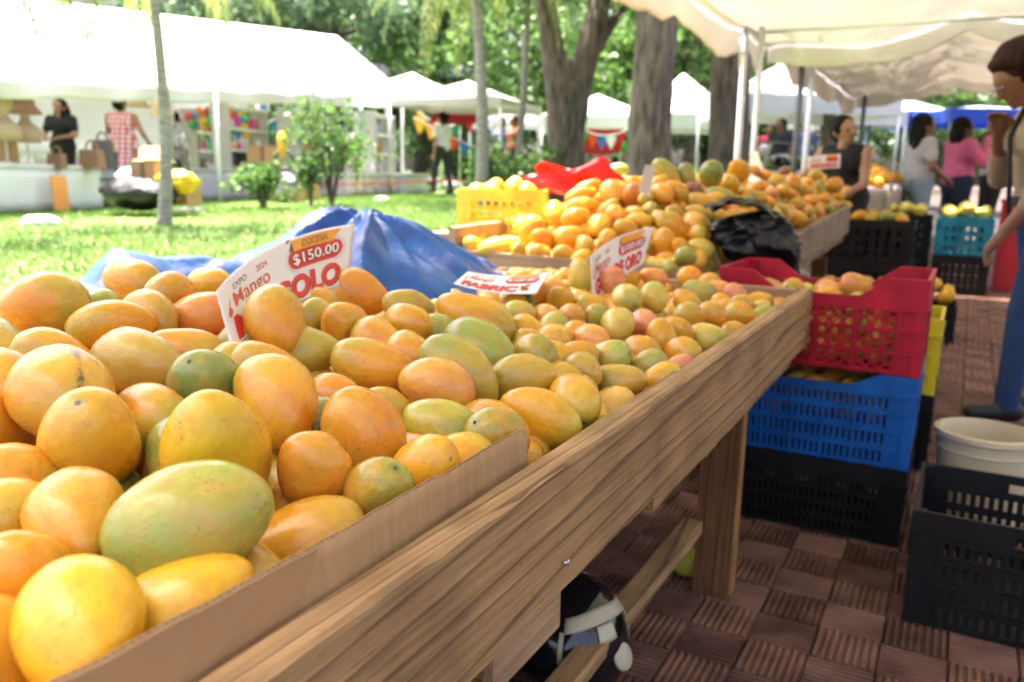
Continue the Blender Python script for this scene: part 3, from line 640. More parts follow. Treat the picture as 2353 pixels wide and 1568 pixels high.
B2 = [(232,1012,240,205,60,'Y','round glossy yellow mango in the left of the heap'),(513,1027,285,238,65,'Y','big smooth golden mango above the pale green one'),(698,1087,200,165,70,'OG','orange mango with a greenish top beside the golden one'),(830,1000,228,182,70,'O','large upright orange mango in the centre front'),(405,1230,372,262,-25,'G3','large pale green mango with a wet glint in the foreground'),(218,1205,250,214,80,'O','smooth orange mango left of the pale green one'),(50,1182,240,165,15,'O','orange mango at the left edge above the lowest row'),(68,1076,165,108,20,'OG','orange and green mango at the left edge'),(60,1372,260,215,60,'O','deep orange mango at the left edge of the lowest row'),(155,1458,330,272,70,'Y','big yellow mango in the lower left corner'),(445,1402,310,185,-28,'Y','yellow mango half hidden by the cardboard'),(685,1245,280,178,-18,'O','glossy orange mango with a black spot above the cardboard'),(866,1140,180,150,-60,'OG','orange mango with a green cheek against the cardboard'),(1000,1066,170,130,-45,'Y','yellow mango with a tiny black tick near the cardboard end'),(318,1425,120,90,20,'G','green mango deep between the two lowest ones'),(545,1315,110,80,0,'M','olive mango glimpsed under the pale green one'),(755,893,80,70,0,'O','orange mango with a black end showing between others'),(1105,1055,80,60,-30,'Y','sliver of yellow mango behind the cardboard end'),(0,960,180,150,60,'O','orange mango at the left edge beside the streaked one'),(-20,1450,200,160,60,'O','orange mango in the bottom left corner')]
C6 = [(275,472,420,320,22,'O','golden orange mango against the right end of the sign'),(180,685,380,330,40,'OG','orange mango with a blackened green underside'),(605,570,370,275,18,'M','olive-orange mango in front of the blue tarpaulin'),(445,720,210,180,40,'O','small orange mango behind the blackened one'),(625,670,200,130,0,'O','orange mango behind the light green one'),(748,725,290,210,10,'G','light green mango under the tarpaulin heap'),(1080,640,580,330,27,'O','long orange mango behind the dark green one'),(1088,838,520,405,25,'G','large dark green mango with its stalk at the right'),(612,870,330,260,40,'O','orange mango with a black stalk end, left of the dark green one'),(960,1025,650,375,40,'G2','long yellowish green mango below the dark green one'),(370,955,600,355,14,'O','broad orange mango with fine dots in the middle'),(842,1130,500,305,22,'P','brownish orange mango with a dented top'),(520,1255,400,260,35,'O','orange mango pointing to the lower right by the upright one'),(860,1395,530,350,18,'G2','olive green mango with a dimpled stalk end'),(1182,1440,290,255,40,'OG','yellow mango with a green ringed stalk end'),(1420,1085,460,305,-12,'M','olive mango with a round stalk scar facing the camera'),(1462,890,300,240,20,'M','olive mango with black scratches by the small fruit'),(1512,1345,610,370,26,'Y','big yellow mango with a thin crease, resting by the front board'),(1805,1285,400,290,70,'Y','upright yellow mango against the front board'),(620,1520,150,110,0,'O','orange glimpse under the dimpled green mango'),(1130,1275,190,110,0,'O','orange glimpse above the ringed yellow mango'),(1680,1170,150,110,60,'Y','yellow mango behind the upright one by the board'),(1180,590,150,110,30,'O','orange mango peeking over the long orange one')]
ZS = lambda x, y: 0.795 + 0.05*min(1, max(0, (-x - 0.45)/0.25)) + 0.08*min(1, max(0, (-x - 0.7)/0.6)) - 0.25*max(0, -x - 1.42)
clx = lambda y: XO - 0.062 if y < 0.93 else XO - 0.042
near = place([k5(r) for r in A5] + B2 + [k6(r) for r in C6], ZS, 0.072, 0.105, clx, sink=0.03)
relax(near, 60, 0.012)
for i in near:
    hx = math.sqrt((i['L']*i['d'][0])**2 + (i['W']**2)*(1 - i['d'][0]**2))/2; ex = i['c'][0] + hx*1.1 - clx(i['c'][1])
    if ex > 0: i['c'] = i['c'] - np.array([ex, 0, 0])
for i in near:
    if 'in front of the price sign' in i['lab']: i['c'] = CAM + (i['c'] - CAM)*0.90; i['L'] *= 0.92; i['W'] *= 0.92
stemmed = (('dark green', 1), ('round stalk', 1), ('dimpled', 1), ('ringed', 1), ('black stalk end', 1))
for i in near:
    o = spawn(i, i['lab'], 'large mangoes heaped on the nearest stall', MANGO, stain=1.0 if 'streak' in i['lab'] and 'behind' not in i['lab'] and 'beside' not in i['lab'] else 0.0, stem=any(k in i['lab'] for k, _ in stemmed) and 'left of' not in i['lab'] and 'behind' not in i['lab'] and 'below' not in i['lab'])
heap('mangoes', 'lower layers of mangoes under the nearest heap', lambda x, y: min(ZS(x, y), 0.9), (-1.42, -0.5), (-0.18, 1.35), 0.075, 0.085, 2)
# ---- small round mangoes on the same stall
G6 = [(1345,560,190,130,-20,'Y'),(1395,605,170,120,-15,'YG'),(1505,625,170,140,60,'P'),(1420,708,190,125,10,'Y'),(1585,672,160,120,-40,'YG'),(1630,760,245,135,10,'Y'),(1450,780,240,130,20,'O'),(1728,637,210,205,60,'P'),(1645,520,220,195,70,'Y'),(1518,482,210,165,-15,'O'),(1778,362,255,170,80,'YG'),(1862,542,210,140,10,'O'),(1900,642,215,190,60,'G3'),(2017,697,245,230,80,'YG'),(2105,502,225,200,50,'YG'),(2000,410,240,190,75,'R'),(2110,350,190,150,40,'O'),(2222,672,210,195,30,'R'),(2295,500,220,190,70,'YG'),(1850,808,170,140,0,'P'),(1735,893,260,170,8,'O'),(1975,895,240,180,0,'YG'),(2060,925,240,175,10,'P'),(2200,840,240,170,25,'O'),(2225,968,220,150,0,'G3'),(2010,1040,340,165,0,'M'),(1755,1005,190,170,20,'M'),(1685,1015,200,150,30,'O'),(1715,1082,150,80,0,'M'),(2290,1030,270,180,-25,'Y'),(2040,1225,250,205,30,'M'),(2185,1152,260,125,5,'P'),(2340,760,240,180,80,'O'),(1635,915,130,90,60,'Y'),(1600,430,150,120,0,'P'),(2280,370,200,140,20,'P'),(1770,755,170,120,0,'O')]
GR = [(70,372,180,150,0,'O'),(130,460,235,180,15,'G3'),(50,512,150,125,40,'O'),(380,488,185,155,60,'R'),(265,425,120,80,0,'P'),(300,525,130,90,40,'O'),(520,548,140,80,0,'YG'),(560,512,135,80,10,'O'),(682,507,140,80,-10,'Y'),(660,448,125,75,-10,'R'),(560,612,165,105,-15,'G3'),(645,572,130,70,0,'Y'),(385,622,230,175,25,'O'),(215,632,220,170,30,'O'),(60,632,190,150,40,'O'),(192,772,275,205,20,'YG'),(372,725,150,80,-10,'O'),(40,890,170,120,20,'O'),(120,925,200,95,-15,'O'),(10,960,110,80,0,'R'),(60,960,120,60,0,'P'),(-20,722,150,130,70,'O'),(200,400,150,110,0,'O'),(450,540,110,80,0,'O'),(320,580,150,100,0,'P')]
ZG = lambda x, y: 0.765 + 0.035*min(1, max(0, (-x - 0.44)/0.15)) + 0.06*min(1, max(0, (-x - 0.55)/0.5)) - 0.03*max(0, y - 2.1)
small = place([k6(r) for r in G6] + [kr(r) for r in GR], ZG, 0.060, 0.084, lambda y: XO - 0.042, ratio=1.25, sink=0.012)
relax(small, 50, 0.015)
spawn_pile(small, 'the small round heap', 'small round mangoes at the far end of the nearest stall', MANGO)
heap('mangoes', 'lower layers of small mangoes at the far end of the nearest stall', ZG, (-1.35, -0.49), (1.3, 2.62), 0.06, 0.066, 2, 1.2)
# ---- second stall
S5 = [(205,700,210,120,-10,'G3'),(220,745,150,110,0,'O'),(400,755,300,130,-10,'Y'),(545,790,140,110,60,'Y'),(620,650,230,150,115,'O'),(560,610,150,110,-60,'Y'),(785,525,180,140,90,'O'),(720,700,180,150,30,'O'),(860,685,240,140,-8,'Y'),(930,565,220,130,-15,'Y'),(980,470,230,110,-5,'Y'),(965,410,230,100,-15,'Y'),(1010,350,190,110,-25,'O'),(1180,390,190,160,40,'O'),(1080,620,180,175,70,'Y'),(1200,550,170,130,40,'O'),(1150,490,170,100,-30,'O'),(1270,635,180,110,10,'O'),(840,810,150,110,10,'Y'),(985,745,150,130,60,'O'),(970,830,150,90,-15,'Y'),(1145,710,150,110,-50,'Y'),(680,800,160,110,20,'O'),(1330,400,170,150,70,'P'),(1420,430,120,110,0,'M'),(1510,410,180,140,20,'O'),(1330,525,140,110,10,'O'),(1420,500,90,90,0,'M'),(1380,580,180,90,5,'Y'),(1490,570,120,110,30,'O'),(1600,620,280,160,40,'O'),(1745,610,220,180,45,'O'),(1520,735,220,170,100,'O'),(1650,755,150,120,40,'O'),(1500,880,190,100,-5,'YG'),(1600,870,120,90,20,'YG'),(1660,840,140,100,20,'G3'),(1780,770,200,140,20,'YG'),(1880,700,140,120,60,'O'),(1800,445,230,120,15,'O'),(1790,540,230,110,20,'M'),(1880,450,150,110,20,'O'),(1620,390,200,120,40,'O'),(1580,530,100,90,0,'M'),(1500,320,140,110,-30,'O'),(1330,310,120,80,0,'Y'),(1170,260,250,110,-18,'G'),(1340,230,200,90,-10,'G'),(1590,110,200,150,-70,'G'),(1565,200,180,140,30,'U'),(1715,130,120,110,0,'G2'),(1710,210,160,130,40,'M'),(1560,270,280,130,50,'G2'),(1690,290,220,110,70,'G'),(1680,240,120,100,60,'U'),(1860,270,200,165,85,'G'),(1350,160,170,130,-30,'Y'),(1220,200,140,90,-15,'Y'),(1440,150,110,80,20,'O'),(1395,195,100,60,0,'U'),(1710,390,130,90,20,'U'),(1920,410,220,130,10,'G'),(2090,460,140,90,-10,'G'),(2170,490,170,100,10,'U'),(1980,480,110,70,10,'R'),(2040,240,170,140,60,'Y'),(1980,340,150,130,80,'Y'),(2010,170,110,100,0,'O'),(2110,160,90,80,0,'O'),(2100,400,130,90,0,'O'),(2210,440,130,110,0,'O'),(2270,590,150,130,60,'G3'),(2240,640,140,120,40,'YG'),(1440,660,130,90,0,'O'),(1390,740,130,100,0,'O'),(1320,800,140,100,0,'O'),(1760,690,130,100,0,'O'),(2100,560,140,100,20,'O'),(2000,560,140,100,0,'O'),(1900,560,140,100,20,'O')]
S4 = [(360,1100,100,85,0,'O'),(450,1090,90,80,0,'O'),(440,1140,90,80,20,'O'),(380,1170,110,90,0,'Y'),(500,1185,100,85,0,'O'),(590,1210,90,80,0,'O'),(655,1245,130,110,0,'M'),(770,1260,150,105,80,'O'),(700,1315,120,100,0,'O'),(560,1365,110,90,0,'O'),(460,1345,110,90,0,'O'),(720,1170,90,70,0,'U'),(690,1430,115,100,0,'O'),(800,1400,120,100,0,'O'),(890,1370,110,90,0,'O'),(965,1300,150,65,85,'G2'),(1050,1270,130,110,0,'O'),(930,1205,110,90,0,'O'),(870,1245,90,80,0,'O'),(1150,1310,100,90,70,'O'),(1080,1345,90,80,0,'Y'),(800,1510,150,120,0,'O'),(650,1510,150,110,60,'G3'),(940,1440,100,85,0,'O'),(1010,1425,100,70,20,'G'),(1120,1410,110,70,0,'YG'),(640,1150,90,70,0,'G2'),(860,1310,100,85,0,'O'),(990,1370,90,80,0,'O'),(620,1330,100,85,0,'P'),(760,1340,90,75,0,'O'),(860,1450,100,85,0,'O'),(560,1270,100,85,0,'O'),(500,1280,90,70,0,'O')]
sm_ = lambda a: (lambda t: t*t*(3 - 2*t))(min(1, max(0, a)))
def Z2(x, y):
    if y < 2.93: return 0.3
    prof = max(0.0, 1 - 0.8*min(1, abs((x + 1.36)/0.55))**2.2)
    r = 0.86 + (0.31 + 0.02*max(0, y - 4))*sm_((y - 2.9)/0.95)*prof
    return max(r, 0.80 + 0.047*(y - 4.1))
c2 = lambda y: -0.85
two = place([ks(r) for r in S5] + [k4(r) for r in S4], Z2, 0.062, 0.115, c2, ratio=1.4, sink=0.0)
relax(two, 40, 0.03)
spawn_pile(two, 'the second stall heap', 'mangoes heaped on the second stall', MSMALL, ('top', 'upper middle', 'lower middle', 'bottom'))
heap('mangoes', 'mangoes underneath the high heap on the second stall', Z2, (-1.78, -0.88), (2.98, 6.9), 0.07, 0.085, 2, 1.3, 1.0)
# ------------------------------------------------------------------ price signs
m_paper = mat('sign_paper', (0.80, 0.75, 0.72), 0.6, 0.03, 8, trans=0.12)
INK = {k: mat('ink_' + k, c, 0.5, 0.06, 20) for k, c in {'red': (0.62, 0.02, 0.02), 'dark': (0.10, 0.025, 0.02), 'orange': (0.75, 0.30, 0.03), 'rust': (0.55, 0.09, 0.03), 'brown': (0.18, 0.06, 0.02), 'white': (0.85, 0.82, 0.8), 'green': (0.1, 0.3, 0.06)}.items()}
def text_geo(body, bold=0.0, space=1.0, res=3):
    cu = bpy.data.curves.new('lettering', 'FONT'); cu.body = body; cu.offset = bold; cu.space_character = space; cu.resolution_u = res; cu.align_x = 'LEFT'
    o = bpy.data.objects.new('lettering', cu); COL.objects.link(o); dg = bpy.context.evaluated_depsgraph_get(); dg.update()
    me = o.evaluated_get(dg).to_mesh(); V = np.array([v.co[:2] for v in me.vertices]); F = [tuple(p.vertices) for p in me.polygons]
    o.evaluated_get(dg).to_mesh_clear(); bpy.data.objects.remove(o); bpy.data.curves.remove(cu)
    V = V - V.min(0); return V/V.max(0), F
def price_sign(M3, name_text, price, label, side=1, asp=2.1, title_scale=1.0, detailed=True):
    """M3(u,v) gives the surface of a bent paper card; everything printed follows that surface"""
    root = empty('price_sign', M3(0.5, 0), 0, label, 'price sign')
    inv = Matrix.Translation(root.location).inverted()
    def sub(mb, nm, m, parent=root, smooth=False):
        o = mb.build(nm, m, smooth=smooth); o.parent = parent
        o.matrix_parent_inverse = inv if parent is root else Matrix.Identity(4)
        return o
    mb = MB(); mb.sheet(M3, 40, 16, 0.0007); sheet = sub(mb, 'card', m_paper, smooth=True)
    def nrm(u, v_):
        a, b_, c = np.array(M3(u, v_)), np.array(M3(u + 0.01, v_)), np.array(M3(u, v_ + 0.01)); k = np.cross(b_ - a, c - a); return k/np.linalg.norm(k)
    def on(u, v_, h=0.001): return np.array(M3(u, v_)) + nrm(u, v_)*h*side
    def put(body, u0, u1, v0, v1, ink, h=0.001, bold=0.0, slope=0.0, nm='lettering', space=1.0):
        V, F = text_geo(body, bold, space); q = MB()
        q.add([on(u0 + (u1 - u0)*a, v0 + (v1 - v0)*b_ + slope*a, h) for a, b_ in V], F); return sub(q, nm, INK[ink])
    def shape(poly, ink, h, nm='printed_shape'):
        q = MB(); q.add([on(u, v_, h) for u, v_ in poly], [tuple(range(len(poly)))]); return sub(q, nm, INK[ink])
    def pill(u0, u1, v0, v1, n=9):
        cv = (v0 + v1)/2; rv = (v1 - v0)/2; ru = rv/asp*1.0; P = []
        for k in range(n + 1): a = -PI/2 + PI*k/n; P.append((u1 - ru + ru*math.cos(a), cv + rv*math.sin(a)))
        for k in range(n + 1): a = PI/2 + PI*k/n; P.append((u0 + ru + ru*math.cos(a), cv + rv*math.sin(a)))
        return P
    put(name_text, 0.075, 0.93, 0.07, 0.415, 'dark', 0.0010, 0.05, nm='title_shadow')
    put(name_text, 0.068, 0.922, 0.085, 0.43, 'red', 0.0014, 0.05, nm='title')
    put('Mango', 0.105, 0.40, 0.46, 0.73, 'rust', 0.0012, 0.008, slope=0.0, nm='heading')
    put('EXPO', 0.125, 0.235, 0.76, 0.85, 'brown', 0.0012, 0.0)
    put('2024', 0.315, 0.40, 0.76, 0.855, 'red', 0.0012, 0.0)
    shape([(0.045, 0.46), (0.06, 0.45), (0.078, 0.50), (0.075, 0.56), (0.06, 0.58), (0.047, 0.53)], 'rust', 0.0012); shape([(0.058, 0.57), (0.066, 0.57), (0.08, 0.70), (0.07, 0.66)], 'rust', 0.0013)
    P = pill(0.545, 0.935, 0.50, 0.80)
    out = [(0.74 + (u - 0.74)*1.07, 0.65 + (v_ - 0.65)*1.22) for u, v_ in P]; inn = [(0.74 + (u - 0.74)*1.062, 0.65 + (v_ - 0.65)*1.195) for u, v_ in P]
    q = MB(); n = len(P)
    for k in range(n):
        if k in (n - 1,): continue
        q.add([on(*out[k], 0.0011), on(*out[(k + 1) % n], 0.0011), on(*inn[(k + 1) % n], 0.0011), on(*inn[k], 0.0011)], [(0, 1, 2, 3)])
    sub(q, 'badge_outline', INK['dark'])
    q = MB(); cols = 26; top_ = []; bot_ = []
    for k in range(cols + 1):
        u = 0.5452 + (0.9348 - 0.5452)*k/cols; rv = 0.15; ru = rv/asp; e_ = min(u - 0.545, 0.935 - u); hv = rv*math.sqrt(max(0.0, 1 - max(0.0, 1 - e_/ru)**2)); top_.append((u, 0.65 + hv)); bot_.append((u, 0.65 - hv))
    q.add([on(*k, 0.0014) for k in bot_ + top_], [(k, k + 1, cols + 2 + k, cols + 1 + k) for k in range(cols)]); sub(q, 'price_badge', INK['red'])
    if price:
        put(price, 0.573, 0.907, 0.535, 0.735, 'dark', 0.0024, 0.05, nm='price_shadow'); put(price, 0.578, 0.902, 0.545, 0.725, 'white', 0.0030, 0.012, nm='price')
    q = MB(); q.grid(lambda u, v_: tuple(on((0.60 + 0.26*u)*(1 - v_) + (0.59 + 0.325*u)*v_, 0.775 + 0.18*v_, 0.0022)), 12, 3); sub(q, 'banner', INK['orange'])
    shape([(0.59, 0.955), (0.60, 0.775), (0.565, 0.80)], 'brown', 0.0015, 'banner_fold')
    if detailed:
        put('DOCENA', 0.655, 0.83, 0.81, 0.915, 'brown', 0.0030, -0.004)
        for a in (95, 125, 155):
            c, s_ = math.cos(math.radians(a)), math.sin(math.radians(a))
            shape([(0.575 + 0.022*c - 0.006*s_, 0.93 + 0.06*s_ + 0.012*c), (0.575 + 0.022*c + 0.006*s_, 0.93 + 0.06*s_ - 0.012*c), (0.575 + 0.006*c, 0.93 + 0.018*s_)][::1] + [], 'dark', 0.0013)
        q = MB()
        q.add([on(0.02, 0.03), on(0.98, 0.03), on(0.98, 0.036), on(0.02, 0.036)], [(0, 1, 2, 3)]); 
        sub(MB().add([on(0.02 + 0.96*k/30, v_, 0.001) for v_ in (0.03, 0.038) for k in range(31)], [(k, k + 1, 32 + k, 31 + k) for k in range(30)]), 'printed_line', INK['dark'])
        for k in range(4):
            for r in range(9): pass
    return root
def patch(BL, BR, TL, TR, top_mid, bot_mid, wig=0.0):
    BL, BR, TL, TR = [np.array(k) for k in (BL, BR, TL, TR)]
    tm_ = 2*np.array(top_mid) - 0.5*(TL + TR); bm_ = 2*np.array(bot_mid) - 0.5*(BL + BR)
    def fn(u, v_):
        t = (1 - u)**2*TL + 2*u*(1 - u)*tm_ + u*u*TR; b_ = (1 - u)**2*BL + 2*u*(1 - u)*bm_ + u*u*BR
        p = b_ + (t - b_)*v_
        if wig:
            p = p + np.array([0.4, -0.9, 0.1])*wig*(fbm(u*7, v_*3, 2.0)*v_ + 0.8*math.exp(-((u - 0.02)/0.06)**2)*math.exp(-((v_ - 0.85)/0.2)**2))
        return tuple(p)
    return fn
sg = patch(atd(533, 812, 1.22), atd(800, 655, 1.70), atd(499, 668, 1.31), atd(815, 514, 1.84), atd(637, 561, 1.58), atd(668, 712, 1.47), 0.007)
price_sign(sg, 'MINGOLO', '$150.00', 'bent white price card for a dozen in red lettering standing in the nearest heap', 1)
# smaller cards
s2 = patch(atd(1362, 700, 2.30), atd(1478, 606, 2.56), atd(1356, 593, 2.34), atd(1502, 521, 2.62), atd(1412, 548, 2.50), atd(1420, 646, 2.44), 0.004)
price_sign(s2, 'GOTA DE ORO', '$100.00', 'bent pinkish price card with red lettering among the small round mangoes', 1, detailed=False)
s3 = patch(atd(1043, 652, 1.82), atd(1232, 676, 1.84), atd(1076, 624, 1.97), atd(1263, 625, 2.04), atd(1165, 634, 2.02), atd(1130, 672, 1.81), 0.0)
price_sign(s3, 'FABRICÓ', '$100.00', 'price card lying almost flat on the blue tarpaulin', 1, detailed=False)
def thin_card(c4, label, title=False):
    f = patch(c4[0], c4[1], c4[2], c4[3], (c4[2] + c4[3])/2 + np.array([0, 0, 0.004]), (c4[0] + c4[1])/2)
    if title: return price_sign(f, 'MANGO', None, label, 1, detailed=False)
    root = empty('price_sign', c4[0], 0, label, 'price sign'); q = MB(); q.sheet(f, 10, 6, 0.0012); o = q.build('card', m_paper, root); o.matrix_parent_inverse = Matrix.Translation(root.location).inverted(); return root
thin_card([atd(1468, 440, 3.42), atd(1492, 452, 3.5), atd(1483, 380, 3.46), atd(1505, 385, 3.54)], 'white price card turned edgewise on the second stall')
thin_card([atd(1735, 388, 6.3), atd(1754, 390, 6.2), atd(1722, 352, 6.3), atd(1741, 348, 6.2)], 'small white card leaning behind the second heap')
thin_card([atd(1718, 415, 5.2), atd(1775, 446, 5.0), atd(1711, 392, 5.25), atd(1786, 436, 5.1)], 'brownish price card lying back on the second heap')
thin_card([atd(1858, 390, 6.6), atd(1930, 387, 6.7), atd(1856, 362, 6.65), atd(1932, 354, 6.75)], 'small white price card before the woman in black', True)

# ------------------------------------------------------------------ tarpaulin
def tarp_material():
    m = bpy.data.materials.new('blue_tarpaulin'); N, L = nodes_of(m); b = N['Principled BSDF']; tc = N.new('ShaderNodeTexCoord')
    n = N.new('ShaderNodeTexNoise'); n.inputs['Scale'].default_value = 14; n.inputs['Detail'].default_value = 6; L.new(tc.outputs['Object'], n.inputs['Vector'])
    rp = N.new('ShaderNodeValToRGB'); e = rp.color_ramp.elements; e[0].position = 0.35; e[0].color = (0.005, 0.05, 0.23, 1); e[1].position = 0.72; e[1].color = (0.008, 0.11, 0.38, 1); L.new(n.outputs[0], rp.inputs[0]); L.new(rp.outputs[0], b.inputs['Base Color'])
    b.inputs['Roughness'].default_value = 0.33; b.inputs['Specular IOR Level'].default_value = 0.45
    w1 = N.new('ShaderNodeTexVoronoi'); w1.inputs['Scale'].default_value = 9; w1.feature = 'DISTANCE_TO_EDGE'; L.new(tc.outputs['Object'], w1.inputs['Vector'])
    n3 = N.new('ShaderNodeTexNoise'); n3.inputs['Scale'].default_value = 40; n3.inputs['Detail'].default_value = 4; L.new(tc.outputs['Object'], n3.inputs['Vector'])
    ad = N.new('ShaderNodeMath'); ad.operation = 'ADD'; L.new(w1.outputs[0], ad.inputs[0]); L.new(n3.outputs[0], ad.inputs[1])
    bp = N.new('ShaderNodeBump'); bp.inputs['Strength'].default_value = 0.3; bp.inputs['Distance'].default_value = 0.008; L.new(ad.outputs[0], bp.inputs['Height']); L.new(bp.outputs[0], b.inputs['Normal'])
    return m
m_tarp = tarp_material()
def ridged(x, y, s): return 1 - abs(mnoise.noise(Vector((x, y, s))))*2.2
def crumple(x, y, sc, seed):
    # random heights on a warped triangular lattice, joined by flat facets
    a = x/sc + 0.35*mnoise.noise(Vector((x*4, y*4, seed))); b_ = y/sc + 0.35*mnoise.noise(Vector((y*4, x*4, seed + 5)))
    i, j = math.floor(a), math.floor(b_); f, g = a - i, b_ - j
    H_ = lambda p, q_: mnoise.cell(Vector((p + 0.5 + seed*13, q_ + 0.5, seed + 0.5)))
    if f + g < 1: return H_(i, j)*(1 - f - g) + H_(i + 1, j)*f + H_(i, j + 1)*g
    return H_(i + 1, j + 1)*(f + g - 1) + H_(i + 1, j)*(1 - g) + H_(i, j + 1)*(1 - f)
def tarp_fn(u, v_):
    # v along the stall, u across it; the sheet hangs over the back of the stall and is bunched up at the far end
    y = 0.15 + 2.5*v_; xl = -1.86; xr = -1.30 - 0.05*math.sin(y*3) + 0.40*sm_((y - 1.45)/0.4)*(1 - sm_((y - 2.2)/0.4))
    x = xl + (xr - xl)*u
    base = 0.84 if x > -1.56 else 0.84 - (-1.56 - x)*1.0
    edge = sm_(u/0.25)*sm_((1 - u)/0.22)
    tri = lambda t: 1 - 2*abs((t % 1.0) - 0.5)*2
    h = (0.075 + 0.04*(1 - sm_((y - 1.2)/0.4)))*edge*(0.8 + 0.3*math.sin(y*3.3 + x*2))
    px_, py_ = x + 1.50, y - 1.86; rr = math.hypot(px_, py_); th = math.atan2(py_, px_)
    h += 0.172*math.exp(-(py_/0.27)**2 - (px_/0.24)**2)
    wob = mnoise.noise(Vector((x*2.2, y*2.2, 3.0)))
    hump = math.exp(-((rr - 0.02)/0.62)**2)
    f = 0.040*hump*min(1, rr/0.16)*tri(th*0.95 + 0.55*wob + 0.2) + 0.018*hump*min(1, rr/0.1)*tri(th*2.3 + 0.9*wob + rr*0.8)
    f += 0.045*(1 - hump)*edge*tri(y*2.1 + x*1.1 + 0.5*wob) + 0.02*(1 - hump)*edge*tri(y*5.3 - x*2.4 + 0.8*wob)
    f += 0.018*(crumple(x, y, 0.15, 1.0) - 0.3) + 0.010*crumple(x*0.8 + y*0.6, y*0.8 - x*0.6, 0.06, 2.0)
    lo_ = 1 - 0.8*sm_((y - 2.05)/0.35)*sm_((x + 1.62)/0.25); h *= lo_; f *= lo_
    down = 0.10*sm_((u - 0.62)/0.3)
    return (x + 0.02*mnoise.noise(Vector((x*3, y*3, 7))), y + 0.02*mnoise.noise(Vector((x*3, y*3, 3))), base + h + f*0.85 - 0.035 - down)
mb = MB(); mb.sheet(tarp_fn, 130, 330, 0.0012)
tag(mb.build('tarpaulin', m_tarp, smooth=True, crease=16), 'crumpled blue tarpaulin bunched behind the nearest mangoes', 'tarpaulin')
q = MB(); c = atd(1190, 676, 1.95); q.box(tuple(c), (0.03, 0.012, 0.012), Matrix.Rotation(0.5, 3, 'Z')); tag(q.build('tape_scrap', mat('cyan_tape', (0.05, 0.4, 0.7), 0.4)), 'scrap of bright cyan tape under the flat price card', 'tape')
# leaf between the small mangoes
q = MB(); c = atd(1215, 687, 1.86)
q.grid(lambda u, v_: tuple(c + np.array([0.075*(u - 0.5)*0.7, -0.02*(u - .5), -0.055*(u - 0.5)]) + np.array([0.0, 0.3, 0.9])*0.034*(v_ - 0.5)*math.sin(PI*min(1, u*1.02))**0.8 + np.array([0.3, -0.6, 0.2])*0.006*math.cos(3*(v_ - 0.5)*2)), 10, 4)
tag(q.build('mango_leaf', mat('green_leaf', (0.10, 0.17, 0.03), 0.45, 0.2, 20), smooth=True), 'single green leaf lying among the small mangoes', 'leaf')

# ------------------------------------------------------------------ plastic bags
def bag_mesh(rx, ry, rz, seed, wr=0.22, n=40, m=28):
    q = MB()
    def fn(p):
        a = Vector((p[0]*2.2 + seed, p[1]*2.2, p[2]*2.2)); return 1 + wr*(ridged(a.x, a.y, a.z) - 0.6)*0.8 + wr*0.35*ridged(a.x*2.7, a.y*2.7, a.z*2.7) - 0.12*max(0, p[2])**2
    q.ball((0, 0, 0), (rx, ry, rz), n, m, fn=fn); return q
m_black = mat('black_plastic_film', (0.008, 0.008, 0.009), 0.38, 0.3, 8, bump=0.6, bscale=22, spec=0.4)
def drape(u, v_):
    # mouth spread over the corner of the board (v=1), sack hanging outwards (v=0)
    a = 2*PI*u; f = 1 - v_; rad = 0.055 + 0.075*math.sin(PI*min(1, f*1.02))**0.8 if f > 0.02 else 0.03
    cx_ = -0.10 + 0.20*f; cz = 0.11 - 0.27*f*f - 0.05*f
    rad *= 1 + 0.5*(ridged(math.cos(a)*1.6, math.sin(a)*1.6, v_*2.4) - 0.55) + 0.16*ridged(math.cos(a)*4, math.sin(a)*4, v_*7)
    if f > 0.97: rad *= 0.2
    return (cx_ + rad*math.cos(a), rad*0.9*math.sin(a), cz + 0.3*rad*math.cos(a)*(1 - f))
q = MB(); q.grid(drape, 44, 34); o = q.build('plastic_bag', m_black, smooth=True, crease=45); o.location = tuple(atd(1742, 562, 3.42)); o.rotation_euler = (0, 0, 0.5)
tag(o, 'crumpled black plastic bag hanging at the corner of the second stall', 'bag')
q = MB(); q.sheet(lambda u, v_: (-0.09 + 0.24*(u - 0.5), 0.22*(v_ - 0.5), 0.15 + 0.035*ridged(u*2.6, v_*2.6, 3.3) - 0.16*(u - 0.45)**2), 18, 18, 0.0015); q.build('bag_mouth', m_black, o, smooth=True, crease=45)
m_redp = mat('red_plastic_film', (0.70, 0.02, 0.02), 0.35, 0.15, 6, bump=0.3, bscale=25, trans=0.3)
q = MB()
def redbag(u, v_):
    a = u*5.2; x = 0.40*(u - 0.5); pk = 0.045*math.exp(-((u - 0.27)/0.16)**2) + 0.085*math.exp(-((u - 0.74)/0.15)**2) + 0.02
    return (x*0.5, x + 0.04*math.sin(v_*9 + u*7), -0.10 + v_*(0.10 + pk*0.85) + 0.012*ridged(u*5, v_*3, 1.0))
q.sheet(redbag, 48, 14, 0.002); o = q.build('plastic_bag', m_redp, smooth=True, crease=40); o.location = tuple(atf(1316, 405, 4.1)); o.rotation_euler = (0, 0.1, -1.0)
tag(o, 'bright red plastic bag standing open at the back of the second stall', 'bag')
m_whitep = mat('white_plastic_film', (0.8, 0.8, 0.82), 0.4, 0.06, 6, bump=0.4, bscale=20)
